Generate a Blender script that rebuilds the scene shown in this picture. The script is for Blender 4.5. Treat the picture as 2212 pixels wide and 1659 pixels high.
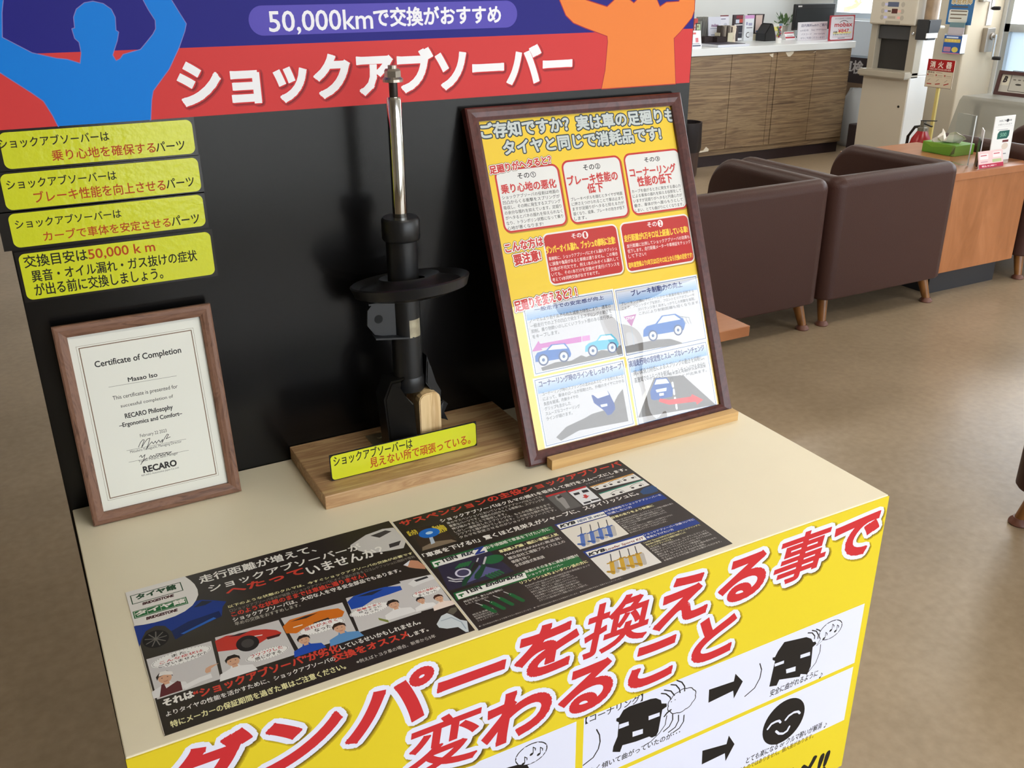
import bpy, bmesh, math, random
from mathutils import Vector, Matrix, Euler
R = math.radians
for o in list(bpy.data.objects): bpy.data.objects.remove(o)
sc = bpy.context.scene
COL = sc.collection
random.seed(7)

# ------------------------------------------------------------------ camera
FPX, IW, IH = 2037.6, 2212.0, 1659.0
CAM = Vector((0.0049, -0.9067, 1.4582))
ROT = Euler((R(66.4789), R(0.2968), R(-28.3128)), 'XYZ')
cd = bpy.data.cameras.new('camera'); cam = bpy.data.objects.new('camera', cd); COL.objects.link(cam)
cam.location = CAM; cam.rotation_euler = ROT
cd.sensor_width = 36.0; cd.lens = 36.0 * FPX / IW; cd.clip_start = 0.02; cd.clip_end = 200
sc.camera = cam

# ------------------------------------------------------------------ sky, exposure, daylight portals
sc.view_settings.view_transform = 'Standard'; sc.view_settings.look = 'None'
sc.view_settings.gamma = 1.0; sc.view_settings.use_curve_mapping = False
sc.view_settings.exposure = 0.05
wd = bpy.data.worlds.new('sky'); sc.world = wd; wd.use_nodes = True
nt = wd.node_tree; bg = nt.nodes['Background']
bg.inputs['Color'].default_value = (0.88, 0.94, 1.0, 1); bg.inputs['Strength'].default_value = 6.5
def area(name, loc, rot, sx, sy, portal=False, power=0, color=(1, 1, 1)):
    l = bpy.data.lights.new(name, 'AREA'); l.shape = 'RECTANGLE'; l.size = sx; l.size_y = sy
    l.energy = power; l.color = color
    if portal: l.cycles.is_portal = True
    o = bpy.data.objects.new(name, l); COL.objects.link(o); o.location = loc; o.rotation_euler = rot
    return o
YF, YB_, XL, XR, CEIL = -3.7, 6.6, -4.5, 7.3, 2.75      # room extents
area('daylight_portal_front', (3.75, YF - .1, 1.4), (R(90), 0, 0), 6.5, 2.56, True)
area('daylight_portal_side', (XR + .12, 2.15, 1.5), (0, R(90), 0), 2.0, 3.9, True)
area('daylight_portal_corner', (XR + .12, 5.75, 1.6), (0, R(90), 0), 1.1, 1.1, True)

# ------------------------------------------------------------------ colour and material helpers
def lin(c):
    out = []
    for v in c[:3]:
        v = v / 255.0
        out.append(v / 12.92 if v <= 0.04045 else ((v + 0.055) / 1.055) ** 2.4)
    return (out[0], out[1], out[2], 1.0)
def setp(b, **k):
    for n, v in k.items():
        n = n.replace('_', ' ')
        if n in b.inputs: b.inputs[n].default_value = v
MATS = {}
def mat(name, rgb, rough=.5, metal=0.0, spec=.5, noise=None, bump=None, coat=0.0):
    """plain surface; noise=(scale, amount) mottles the colour, bump=(scale, strength) roughens it"""
    key = (name, tuple(rgb), rough)
    if key in MATS: return MATS[key]
    m = bpy.data.materials.new(name); m.use_nodes = True
    t = m.node_tree; b = t.nodes['Principled BSDF']
    setp(b, Base_Color=lin(rgb), Roughness=rough, Metallic=metal, Specular_IOR_Level=spec, Coat_Weight=coat)
    tc = t.nodes.new('ShaderNodeTexCoord')
    if noise:
        n = t.nodes.new('ShaderNodeTexNoise'); n.inputs['Scale'].default_value = noise[0]; n.inputs['Detail'].default_value = 6
        t.links.new(tc.outputs['Object'], n.inputs['Vector'])
        r = t.nodes.new('ShaderNodeMix'); r.data_type = 'RGBA'
        k = noise[1]
        r.inputs[6].default_value = lin([max(0, v * (1 - k)) for v in rgb]); r.inputs[7].default_value = lin([min(255, v * (1 + k)) for v in rgb])
        t.links.new(n.outputs[0], r.inputs[0]); t.links.new(r.outputs[2], b.inputs['Base Color'])
    if bump:
        n = t.nodes.new('ShaderNodeTexNoise'); n.inputs['Scale'].default_value = bump[0]; n.inputs['Detail'].default_value = 3
        t.links.new(tc.outputs['Object'], n.inputs['Vector'])
        q = t.nodes.new('ShaderNodeBump'); q.inputs['Strength'].default_value = bump[1]; q.inputs['Distance'].default_value = .01
        t.links.new(n.outputs[0], q.inputs['Height']); t.links.new(q.outputs[0], b.inputs['Normal'])
    MATS[key] = m
    return m
def wood(name, stops, stretch=(1, 12, 12), scale=3.0, rough=.45, distort=1.5, spec=.4):
    """grain running along the axis with the smallest stretch; stops = [(pos, rgb), ...]"""
    m = bpy.data.materials.new(name); m.use_nodes = True
    t = m.node_tree; b = t.nodes['Principled BSDF']; setp(b, Roughness=rough, Specular_IOR_Level=spec)
    tc = t.nodes.new('ShaderNodeTexCoord'); mp = t.nodes.new('ShaderNodeMapping'); mp.inputs['Scale'].default_value = stretch
    n = t.nodes.new('ShaderNodeTexNoise'); n.inputs['Scale'].default_value = scale; n.inputs['Detail'].default_value = 5
    n.inputs['Distortion'].default_value = distort; n.inputs['Roughness'].default_value = .6
    r = t.nodes.new('ShaderNodeValToRGB'); e = r.color_ramp.elements
    e[0].position, e[0].color = stops[0][0], lin(stops[0][1]); e[1].position, e[1].color = stops[-1][0], lin(stops[-1][1])
    for p, c in stops[1:-1]:
        x = e.new(p); x.color = lin(c)
    t.links.new(tc.outputs['Object'], mp.inputs[0]); t.links.new(mp.outputs[0], n.inputs['Vector'])
    t.links.new(n.outputs[0], r.inputs[0]); t.links.new(r.outputs[0], b.inputs['Base Color'])
    return m
def pane_mat(name, tint=(1, 1, 1), refl=.06, rough=0.0, wave=None, fres=True):
    """thin clear sheet: lets light straight through, mirrors a little (more at grazing angles)"""
    m = bpy.data.materials.new(name); m.use_nodes = True; t = m.node_tree
    t.nodes.remove(t.nodes['Principled BSDF']); out = t.nodes['Material Output']
    tr = t.nodes.new('ShaderNodeBsdfTransparent'); tr.inputs[0].default_value = (*tint, 1)
    gl = t.nodes.new('ShaderNodeBsdfGlossy'); gl.inputs['Roughness'].default_value = rough
    mx = t.nodes.new('ShaderNodeMixShader')
    fr = t.nodes.new('ShaderNodeFresnel'); fr.inputs['IOR'].default_value = 1.0 + 2 * math.sqrt(refl) / (1 - math.sqrt(refl))
    ge = t.nodes.new('ShaderNodeNewGeometry'); iv = t.nodes.new('ShaderNodeMath'); iv.operation = 'SUBTRACT'; iv.inputs[0].default_value = 1.0
    mu = t.nodes.new('ShaderNodeMath'); mu.operation = 'MULTIPLY'
    t.links.new(ge.outputs['Backfacing'], iv.inputs[1]); t.links.new(fr.outputs[0], mu.inputs[0]); t.links.new(iv.outputs[0], mu.inputs[1])
    t.links.new(mu.outputs[0], mx.inputs[0]); t.links.new(tr.outputs[0], mx.inputs[1]); t.links.new(gl.outputs[0], mx.inputs[2])
    if wave:
        tc = t.nodes.new('ShaderNodeTexCoord'); n = t.nodes.new('ShaderNodeTexNoise'); n.inputs['Scale'].default_value = wave[0]; n.inputs['Detail'].default_value = 1.5
        q = t.nodes.new('ShaderNodeBump'); q.inputs['Strength'].default_value = wave[1]; q.inputs['Distance'].default_value = .01
        t.links.new(tc.outputs['Object'], n.inputs['Vector']); t.links.new(n.outputs[0], q.inputs['Height'])
        t.links.new(q.outputs[0], gl.inputs['Normal'])
    t.links.new(mx.outputs[0], out.inputs[0])
    return m
def frosted_mat(name, rgb, trans=.6, rough=.5):
    m = bpy.data.materials.new(name); m.use_nodes = True; t = m.node_tree
    t.nodes.remove(t.nodes['Principled BSDF']); out = t.nodes['Material Output']
    a = t.nodes.new('ShaderNodeBsdfTranslucent'); a.inputs[0].default_value = lin(rgb)
    d = t.nodes.new('ShaderNodeBsdfDiffuse'); d.inputs[0].default_value = lin(rgb)
    mx = t.nodes.new('ShaderNodeMixShader'); mx.inputs[0].default_value = trans
    t.links.new(d.outputs[0], mx.inputs[1]); t.links.new(a.outputs[0], mx.inputs[2])
    t.links.new(mx.outputs[0], out.inputs[0])
    return m
def emit_mat(name, rgb, strength):
    m = bpy.data.materials.new(name); m.use_nodes = True; b = m.node_tree.nodes['Principled BSDF']
    setp(b, Base_Color=lin(rgb), Emission_Color=lin(rgb), Emission_Strength=strength)
    return m
def ink(rgb, rough=.5):
    """thin printed ink film: only its face shows, its back lies on the paper"""
    m = mat('print_ink', rgb, rough, spec=.22); t = m.node_tree
    if 'back' not in t.nodes:
        g = t.nodes.new('ShaderNodeNewGeometry'); g.name = 'back'; tr = t.nodes.new('ShaderNodeBsdfTransparent'); mx = t.nodes.new('ShaderNodeMixShader')
        t.links.new(g.outputs['Backfacing'], mx.inputs[0]); t.links.new(t.nodes['Principled BSDF'].outputs[0], mx.inputs[1]); t.links.new(tr.outputs[0], mx.inputs[2])
        t.links.new(mx.outputs[0], t.nodes['Material Output'].inputs[0])
    return m

# ------------------------------------------------------------------ object helpers
def thing(name, label, cat, loc=(0, 0, 0), group=None):
    o = bpy.data.objects.new(name, None); COL.objects.link(o); o.location = loc; o.empty_display_size = .05
    o['label'] = label; o['category'] = cat
    if group: o['group'] = group
    return o
def tag(o, label, cat, group=None):
    o['label'] = label; o['category'] = cat
    if group: o['group'] = group
    return o
def origin_of(p):
    v = Vector((0, 0, 0))
    while p is not None:
        v = v + Vector(p.location); p = p.parent
    return v
class B:
    """collects shapes in world coordinates and links them as ONE mesh object"""
    def __init__(s): s.bm = bmesh.new(); s.mi = 0; s.mats = []
    def m(s, material):
        if material not in s.mats: s.mats.append(material)
        s.mi = s.mats.index(material); return s
    def _fin(s, faces):
        for f in faces: f.material_index = s.mi
    def box(s, x0, x1, y0, y1, z0, z1, bev=0.0, seg=2):
        vs = [s.bm.verts.new(p) for p in ((x0, y0, z0), (x1, y0, z0), (x1, y1, z0), (x0, y1, z0), (x0, y0, z1), (x1, y0, z1), (x1, y1, z1), (x0, y1, z1))]
        fs = [s.bm.faces.new([vs[i] for i in q]) for q in ((3, 2, 1, 0), (4, 5, 6, 7), (0, 1, 5, 4), (1, 2, 6, 5), (2, 3, 7, 6), (3, 0, 4, 7))]
        s._fin(fs)
        if bev > 0:
            es = list({e for f in fs for e in f.edges})
            r = bmesh.ops.bevel(s.bm, geom=es, offset=bev, segments=seg, affect='EDGES', profile=.5)
            s._fin(r['faces'])
        return vs
    def obox(s, o, u, v, w, lu, lv, lw, bev=0.0):
        """box from corner o along unit axes u, v, w"""
        o, u, v, w = Vector(o), Vector(u) * lu, Vector(v) * lv, Vector(w) * lw
        P = [o, o + u, o + u + v, o + v, o + w, o + u + w, o + u + v + w, o + v + w]
        vs = [s.bm.verts.new(p) for p in P]
        fs = [s.bm.faces.new([vs[i] for i in q]) for q in ((3, 2, 1, 0), (4, 5, 6, 7), (0, 1, 5, 4), (1, 2, 6, 5), (2, 3, 7, 6), (3, 0, 4, 7))]
        s._fin(fs)
        if bev > 0:
            r = bmesh.ops.bevel(s.bm, geom=list({e for f in fs for e in f.edges}), offset=bev, segments=2, affect='EDGES')
            s._fin(r['faces'])
    def lathe(s, c, prof, seg=24, axis=(0, 0, 1), cap=True):
        """prof = [(radius, height), ...] revolved round axis through c"""
        ax = Vector(axis).normalized(); t = Vector((1, 0, 0)) if abs(ax.x) < .9 else Vector((0, 1, 0))
        e1 = ax.cross(t).normalized(); e2 = ax.cross(e1)
        rings = []
        for r, h in prof:
            rings.append([s.bm.verts.new(Vector(c) + ax * h + (e1 * math.cos(2 * math.pi * k / seg) + e2 * math.sin(2 * math.pi * k / seg)) * max(r, 1e-5)) for k in range(seg)])
        fs = []
        for a, b in zip(rings, rings[1:]):
            for k in range(seg): fs.append(s.bm.faces.new((a[k], a[(k + 1) % seg], b[(k + 1) % seg], b[k])))
        if cap:
            fs.append(s.bm.faces.new(rings[0][::-1])); fs.append(s.bm.faces.new(rings[-1]))
        s._fin(fs)
    def tube(s, pts, r, seg=8, r1=None):
        pts = [Vector(p) for p in pts]; rings = []; n = len(pts)
        for i, p in enumerate(pts):
            d = (pts[min(i + 1, n - 1)] - pts[max(i - 1, 0)]).normalized()
            t = Vector((0, 0, 1)) if abs(d.z) < .9 else Vector((1, 0, 0))
            e1 = d.cross(t).normalized(); e2 = d.cross(e1)
            rr = r if r1 is None else r + (r1 - r) * i / (n - 1)
            rings.append([s.bm.verts.new(p + (e1 * math.cos(2 * math.pi * k / seg) + e2 * math.sin(2 * math.pi * k / seg)) * rr) for k in range(seg)])
        fs = []
        for a, b in zip(rings, rings[1:]):
            for k in range(seg): fs.append(s.bm.faces.new((a[k], a[(k + 1) % seg], b[(k + 1) % seg], b[k])))
        fs.append(s.bm.faces.new(rings[0][::-1])); fs.append(s.bm.faces.new(rings[-1])); s._fin(fs)
    def prism(s, pts, d, bev=0.0, seg=2):
        """planar polygon pts (3D) extruded by vector d"""
        d = Vector(d); a = [s.bm.verts.new(p) for p in pts]; b = [s.bm.verts.new(Vector(p) + d) for p in pts]; n = len(a)
        fs = [s.bm.faces.new(a), s.bm.faces.new(b[::-1])]
        rim = list(fs[0].edges) + list(fs[1].edges)
        for k in range(n): fs.append(s.bm.faces.new((a[(k + 1) % n], a[k], b[k], b[(k + 1) % n])))
        s._fin(fs)
        if bev > 0:
            r = bmesh.ops.bevel(s.bm, geom=rim, offset=bev, segments=seg, affect='EDGES'); s._fin(r['faces'])
    def quad(s, *P):
        f = s.bm.faces.new([s.bm.verts.new(p) for p in P]); s._fin([f]); return f
    def obj(s, name, material=None, parent=None, smooth=False, kind=None):
        if material is not None and not s.mats: s.mats = [material]
        off = origin_of(parent)
        if off.length: bmesh.ops.translate(s.bm, verts=s.bm.verts, vec=-off)
        bmesh.ops.recalc_face_normals(s.bm, faces=s.bm.faces)
        me = bpy.data.meshes.new(name); s.bm.to_mesh(me); s.bm.free()
        for mm in s.mats: me.materials.append(mm)
        if smooth:
            for p in me.polygons: p.use_smooth = True
            try: me.set_sharp_from_angle(angle=R(40))
            except Exception: pass
        o = bpy.data.objects.new(name, me); COL.objects.link(o)
        if smooth == 'soft':
            wn = o.modifiers.new('soft_edges', 'WEIGHTED_NORMAL'); wn.keep_sharp = True; wn.weight = 80
        if parent is not None: o.parent = parent
        if kind: o['kind'] = kind
        return o
def copy_tree(o, parent=None):
    c = o.copy(); COL.objects.link(c)
    if parent is not None: c.parent = parent
    for ch in [x for x in bpy.data.objects if x.parent == o]: copy_tree(ch, c)
    return c

# ------------------------------------------------------------------ printed surfaces: a plane in the room, and a way to read where the photo's pixels fall on it
CR = ROT.to_matrix()
CROPS = {'0': (0, 0, 1.0), 'A': (0, 0, .3376), 'B': (700, 0, .36166), 'E': (0, 540, .37373), 'F': (600, 540, .34965), 'G': (1000, 200, .28933),
         'H': (1060, 580, .27128), 'I': (260, 1100, .22908), 'J': (300, 1300, .36166), 'K': (840, 980, .2411), 'L': (1140, 980, .20796),
         'M': (340, 1250, .40687), 'N': (1200, 1060, .36105), 'Z': (0, 240, .13562), 'Y': (0, 430, .09042)}
def pix(k, x, y):
    o = CROPS[k]; return (o[0] + x * o[2], o[1] + y * o[2])
def ray(px, py):
    return CR @ Vector(((px - IW / 2) / FPX, -(py - IH / 2) / FPX, -1.0))
def on_plane(px, py, o, n):
    d = ray(px, py); t = (Vector(o) - CAM).dot(n) / d.dot(n); return CAM + d * t
def on_x(px, py, x): return on_plane(px, py, (x, 0, 0), Vector((1, 0, 0)))
def on_y(px, py, y): return on_plane(px, py, (0, y, 0), Vector((0, 1, 0)))
def on_z(px, py, z): return on_plane(px, py, (0, 0, z), Vector((0, 0, 1)))
GLYPHS = {}
def glyphs(s, shear=0.0, res=3):
    key = (s, shear, res)
    if key not in GLYPHS:
        cu = bpy.data.curves.new('type', 'FONT'); cu.body = s; cu.resolution_u = res; cu.shear = shear
        o = bpy.data.objects.new('type', cu); COL.objects.link(o)
        bpy.context.view_layer.update()
        ev = o.evaluated_get(bpy.context.evaluated_depsgraph_get()); me = ev.to_mesh()
        vs = [(v.co.x, v.co.y) for v in me.vertices]; fs = [tuple(p.vertices) for p in me.polygons]
        ev.to_mesh_clear(); bpy.data.objects.remove(o); bpy.data.curves.remove(cu)
        cnt = {}
        for f in fs:
            for a, b in zip(f, f[1:] + f[:1]):
                e = (min(a, b), max(a, b)); cnt[e] = cnt.get(e, 0) + 1
        GLYPHS[key] = (vs, fs, [e for e, c in cnt.items() if c == 1])
    return GLYPHS[key]
LAY = 0.0001
class Print:
    def __init__(s, o, u, v):
        s.o, s.u, s.v = Vector(o), Vector(u).normalized(), Vector(v).normalized(); s.n = s.u.cross(s.v)
        s.V, s.F, s.MI, s.mats, s.k, s.clip = [], [], [], [], 0, None
    def at(s, k, x, y):
        p = on_plane(*pix(k, x, y), s.o, s.n) - s.o
        return (p.dot(s.u), p.dot(s.v))
    def _m(s, c):
        m = c if not isinstance(c, tuple) else ink(c)
        if m not in s.mats: s.mats.append(m)
        return s.mats.index(m)
    def add(s, pts, faces, c, lay):
        s.k += 1; b = len(s.V); mi = s._m(c); z = s.n * (LAY * (lay + (s.k * 97 % 241) / 270))
        if s.clip: pts = [(min(max(x, s.clip[0]), s.clip[2]), min(max(y, s.clip[1]), s.clip[3])) for x, y in pts]
        ar = 0.0
        for f in faces:
            for i, j in zip(f, f[1:] + f[:1]): ar += pts[i][0] * pts[j][1] - pts[j][0] * pts[i][1]
        if ar < 0: faces = [f[::-1] for f in faces]
        s.V += [s.o + s.u * x + s.v * y + z for x, y in pts]
        for f in faces: s.F.append(tuple(i + b for i in f)); s.MI.append(mi)
    def poly(s, pts, c, lay=1): s.add(pts, [tuple(range(len(pts)))], c, lay)
    def ppoly(s, k, pts, c, lay=1): s.poly([s.at(k, *p) for p in pts], c, lay)
    def rect(s, a0, b0, a1, b1, c, lay=1, r=0.0, n=6):
        if r <= 0: return s.poly([(a0, b0), (a1, b0), (a1, b1), (a0, b1)], c, lay)
        P = []
        for cx, cy, t0 in ((a1 - r, b1 - r, 0), (a0 + r, b1 - r, 90), (a0 + r, b0 + r, 180), (a1 - r, b0 + r, 270)):
            for i in range(n + 1):
                t = R(t0 + 90 * i / n); P.append((cx + r * math.cos(t), cy + r * math.sin(t)))
        s.poly(P, c, lay)
    def bounds(s, k, pts):
        """upright rectangle through photo points tl, tr, br, bl"""
        q = [s.at(k, *p) for p in pts]
        return ((q[0][0] + q[3][0]) / 2, (q[2][1] + q[3][1]) / 2, (q[1][0] + q[2][0]) / 2, (q[0][1] + q[1][1]) / 2)
    def prect(s, k, pts, c, lay=1, r=0.0, grow=0.0):
        a0, b0, a1, b1 = s.bounds(k, pts); s.rect(a0 - grow, b0 - grow, a1 + grow, b1 + grow, c, lay, r)
    def ellipse(s, cx, cy, rx, ry, c, lay=1, n=28, t=0.0):
        s.poly([(cx + rx * math.cos(2 * math.pi * i / n) * math.cos(t) - ry * math.sin(2 * math.pi * i / n) * math.sin(t),
                 cy + rx * math.cos(2 * math.pi * i / n) * math.sin(t) + ry * math.sin(2 * math.pi * i / n) * math.cos(t)) for i in range(n)], c, lay)
    def line(s, pts, w, c, lay=1, closed=False, n=6):
        """polyline of width w with round joints"""
        segs = list(zip(pts, pts[1:] + (pts[:1] if closed else [])))
        if not closed: segs = segs[:len(pts) - 1]
        h = w / 2
        for (x0, y0), (x1, y1) in segs:
            d = math.hypot(x1 - x0, y1 - y0) or 1e-9; nx, ny = -(y1 - y0) / d * h, (x1 - x0) / d * h
            s.add([(x0 + nx, y0 + ny), (x0 - nx, y0 - ny), (x1 - nx, y1 - ny), (x1 + nx, y1 + ny)], [(0, 1, 2, 3)], c, lay)
        for x, y in pts:
            s.add([(x + h * math.cos(2 * math.pi * i / n), y + h * math.sin(2 * math.pi * i / n)) for i in range(n)], [tuple(range(n))], c, lay)
    def pline(s, k, pts, w, c, lay=1, closed=False): s.line([s.at(k, *p) for p in pts], w, c, lay, closed)
    def frame(s, a0, b0, a1, b1, w, c, lay=1):
        for q in ((a0, b0, a1, b0 + w), (a0, b1 - w, a1, b1), (a0, b0 + w, a0 + w, b1 - w), (a1 - w, b0 + w, a1, b1 - w)): s.rect(*q, c, lay)
    def text_box(s, t, x0, y0, x1, y1, c, lay=3, bold=0.0, shear=0.0, out=(), shadow=None, res=3, ang=0.0, keep=False, square=False):
        vs, fs, be = glyphs(t, shear, res)
        if not vs: return
        mx0, mx1 = min(v[0] for v in vs), max(v[0] for v in vs); my0, my1 = min(v[1] for v in vs), max(v[1] for v in vs)
        sy = (y1 - y0) / max(my1 - my0, 1e-6); sx = sy * keep if keep else (x1 - x0) / max(mx1 - mx0, 1e-6)
        ca, sa = math.cos(ang), math.sin(ang)
        def place(dx=0, dy=0):
            r = []
            for x, y in vs:
                px, py = (x - mx0) * sx, (y - my0) * sy
                r.append((x0 + px * ca - py * sa + dx, y0 + px * sa + py * ca + dy))
            return r
        P = place()
        def fat(P, w, c, lay, n, sq=False):
            used = {i for e in be for i in e}
            for a, b in be:
                (ax, ay), (bx, by) = P[a], P[b]; d = math.hypot(bx - ax, by - ay) or 1e-9; nx, ny = -(by - ay) / d * w, (bx - ax) / d * w
                if sq and d > w * .6: ax, ay, bx, by = ax - ny * .92, ay + nx * .92, bx + ny * .92, by - nx * .92
                s.add([(ax + nx, ay + ny), (ax - nx, ay - ny), (bx - nx, by - ny), (bx + nx, by + ny)], [(0, 1, 2, 3)], c, lay)
            for i in (() if sq else used):
                x, y = P[i]; s.add([(x + w * math.cos(2 * math.pi * j / n), y + w * math.sin(2 * math.pi * j / n)) for j in range(n)], [tuple(range(n))], c, lay)
        em = sy
        top = lay + len(out)
        if shadow:
            dx, dy, layers = shadow
            Q = place(dx * em, dy * em)
            for j, (w, cc) in enumerate(layers): s.add(Q, fs, cc, lay - len(layers) + j); fat(Q, w * em, cc, lay - len(layers) + j, 8)
        for j, (w, cc) in enumerate(out): s.add(P, fs, cc, lay + j); fat(P, w * em, cc, lay + j, 8)
        s.add(P, fs, c, top)
        if bold > 0: fat(P, bold * em, c, top, 5, square)
    def text(s, k, t, p0, p1, pt, c, lay=3, rot=False, **kw):
        a = s.at(k, *p0) if len(p0) == 2 else s.at(*p0)
        b = s.at(k, *p1) if len(p1) == 2 else s.at(*p1)
        h = s.at(k, *pt) if len(pt) == 2 else s.at(*pt)
        if rot:
            ang = math.atan2(b[1] - a[1], b[0] - a[0]); ln = math.hypot(b[0] - a[0], b[1] - a[1])
            hh = -(h[0] - a[0]) * math.sin(ang) + (h[1] - a[1]) * math.cos(ang)
            s.text_box(t, a[0], a[1], a[0] + ln, a[1] + hh, c, lay, ang=ang, **kw)
        else: s.text_box(t, a[0], a[1], b[0], h[1], c, lay, **kw)
    def para(s, k, tl, tr, bl, lines, c, lay=3, fill=.74, last=None, indent=None, bold=0.0):
        a = s.at(k, *tl) if len(tl) == 2 else s.at(*tl)
        b = s.at(k, *tr) if len(tr) == 2 else s.at(*tr)
        e = s.at(k, *bl) if len(bl) == 2 else s.at(*bl)
        n = len(lines); pitch = (a[1] - e[1]) / (n - 1 + fill) if n > 1 else (a[1] - e[1]); h = pitch * fill
        W = b[0] - a[0]; full = max(len(x) for x in lines[:1])
        for i, ln in enumerate(lines):
            y1 = a[1] - i * pitch; x0 = a[0] + (indent[i] * W if indent else 0)
            w = (b[0] - x0) if len(ln) > full * .8 or (indent and indent[i]) else W * len(ln) / full
            if last is not None and i == n - 1: w = W * last
            s.text_box(ln, x0, y1 - h, x0 + w, y1, c, lay, bold=bold, res=2)
    def note(s, x, y, h, c, lay):
        """an eighth note of height h, head centred at x, y"""
        s.ellipse(x, y, h * .2, h * .14, c, lay, 14, .4); s.line([(x + h * .17, y + h * .04), (x + h * .17, y + h * .78)], h * .08, c, lay); s.line([(x + h * .17, y + h * .76), (x + h * .42, y + h * .5), (x + h * .4, y + h * .3)], h * .09, c, lay)
    def obj(s, name, parent=None):
        off = origin_of(parent)
        me = bpy.data.meshes.new(name); me.from_pydata([tuple(v - off) for v in s.V], [], s.F)
        for m in s.mats: me.materials.append(m)
        me.polygons.foreach_set('material_index', s.MI); me.update()
        o = bpy.data.objects.new(name, me); COL.objects.link(o)
        if parent is not None: o.parent = parent
        return o

# ================================================================== THE ROOM
M_WALL = mat('wall_paint', (226, 227, 224), .7, noise=(3, .02))
M_CEIL = mat('ceiling_panel', (215, 213, 206), .8)
M_BEIGE = mat('beige_wall_paper', (206, 192, 168), .7, noise=(4, .03))
M_ALU = mat('window_aluminium', (190, 196, 200), .35, .6)
M_DARK = mat('dark_brown_skirting', (44, 30, 33), .4)
M_BLACK = mat('black_plastic', (22, 21, 22), .35)
M_WHITE = mat('white_plastic', (232, 232, 230), .35)
M_PAPER = mat('white_paper', (236, 236, 238), .6)
def floor_mat():
    m = bpy.data.materials.new('worn_vinyl_floor'); m.use_nodes = True; t = m.node_tree; b = t.nodes['Principled BSDF']
    tc = t.nodes.new('ShaderNodeTexCoord')
    n1 = t.nodes.new('ShaderNodeTexNoise'); n1.inputs['Scale'].default_value = 2.2; n1.inputs['Detail'].default_value = 4
    n2 = t.nodes.new('ShaderNodeTexNoise'); n2.inputs['Scale'].default_value = 38; n2.inputs['Detail'].default_value = 6
    mx = t.nodes.new('ShaderNodeMix'); mx.inputs[0].default_value = .45
    r = t.nodes.new('ShaderNodeValToRGB'); e = r.color_ramp.elements
    e[0].position, e[0].color = .3, lin((140, 122, 98)); e[1].position, e[1].color = .72, lin((170, 151, 126))
    t.links.new(tc.outputs['Object'], n1.inputs[0]); t.links.new(tc.outputs['Object'], n2.inputs[0])
    t.links.new(n1.outputs[0], mx.inputs[2]); t.links.new(n2.outputs[0], mx.inputs[3]); t.links.new(mx.outputs[0], r.inputs[0])
    t.links.new(r.outputs[0], b.inputs['Base Color'])
    q = t.nodes.new('ShaderNodeBump'); q.inputs['Strength'].default_value = .12; q.inputs['Distance'].default_value = .01
    n3 = t.nodes.new('ShaderNodeTexNoise'); n3.inputs['Scale'].default_value = 9; n3.inputs['Detail'].default_value = 3
    t.links.new(tc.outputs['Object'], n3.inputs[0]); t.links.new(n3.outputs[0], q.inputs['Height']); t.links.new(q.outputs[0], b.inputs['Normal'])
    setp(b, Roughness=.3, Specular_IOR_Level=.5)
    return m
b = B(); b.box(XL, XR, YF, YB_, -.1, 0); b.obj('floor', floor_mat(), kind='structure')
b = B(); b.box(XL - .2, XR + .2, YF - .2, YB_ + .2, CEIL, CEIL + .12); b.obj('ceiling', M_CEIL, kind='structure')
b = B(); b.box(XL, XR, YB_, YB_ + .15, 0, CEIL); b.obj('wall_back', M_WALL, kind='structure')
b = B(); b.box(XL - .15, XL, YF - .15, YB_ + .15, 0, CEIL); b.obj('wall_left', M_BEIGE, kind='structure')
WX0, WX1, WZ0, WZ1 = .5, 7.1, .12, 2.58          # front shop window
b = B()
b.box(XL, WX0, YF - .15, YF, 0, CEIL); b.box(WX1, XR + .15, YF - .15, YF, 0, CEIL)
b.box(WX0, WX1, YF - .15, YF, 0, WZ0); b.box(WX0, WX1, YF - .15, YF, WZ1, CEIL)
b.obj('wall_front', M_WALL, kind='structure')
W2, W3 = (.25, 4.33, .45, 2.5), (5.15, 6.18, 1.06, 2.3)      # openings in the right wall: y0, y1, z0, z1
b = B()
b.box(XR, XR + .15, YF - .15, W2[0], 0, CEIL); b.box(XR, XR + .15, W2[1], W3[0], 0, CEIL); b.box(XR, XR + .15, W3[1], YB_ + .15, 0, CEIL)
for w in (W2, W3):
    b.box(XR, XR + .15, w[0], w[1], 0, w[2]); b.box(XR, XR + .15, w[0], w[1], w[3], CEIL)
b.obj('wall_right', M_WALL, kind='structure')
b = B(); b.box(6.9, XR, 4.36, 4.8, 0, CEIL, .012); b.obj('wall_pillar', M_BEIGE, kind='structure')
M_GLASS = pane_mat('window_glass', (1, 1, 1), .04)
M_FROST = frosted_mat('frosted_film', (214, 224, 232), .55)
def win(name, x, ys, mid=None, vert=()):
    y0, y1, z0, z1 = ys; r = bpy.data.objects.new(name, None); COL.objects.link(r); r.location = (x, (y0 + y1) / 2, z0); r['kind'] = 'structure'
    f = B(); t = .045
    f.box(x - .02, x + .06, y0, y0 + t, z0, z1); f.box(x - .02, x + .06, y1 - t, y1, z0, z1)
    f.box(x - .02, x + .06, y0, y1, z1 - t, z1); f.box(x - .03, x + .06, y0, y1, z0, z0 + t)
    if mid: f.box(x - .02, x + .05, y0, y1, mid - .03, mid + .03)
    for v in vert: f.box(x - .015, x + .05, v - .025, v + .025, z0, z1)
    f.obj('window_frame', M_ALU, r)
    g = B(); g.box(x + .02, x + .024, y0, y1, mid if mid else z0, z1); g.obj('window_pane', M_GLASS, r)
    if mid:
        g = B(); g.box(x + .02, x + .026, y0, y1, z0, mid); g.obj('frosted_pane', M_FROST, r)
win('window_2', XR + .03, W2, 1.04, (1.55, 2.85))
win('window_3', XR + .03, W3)
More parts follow.
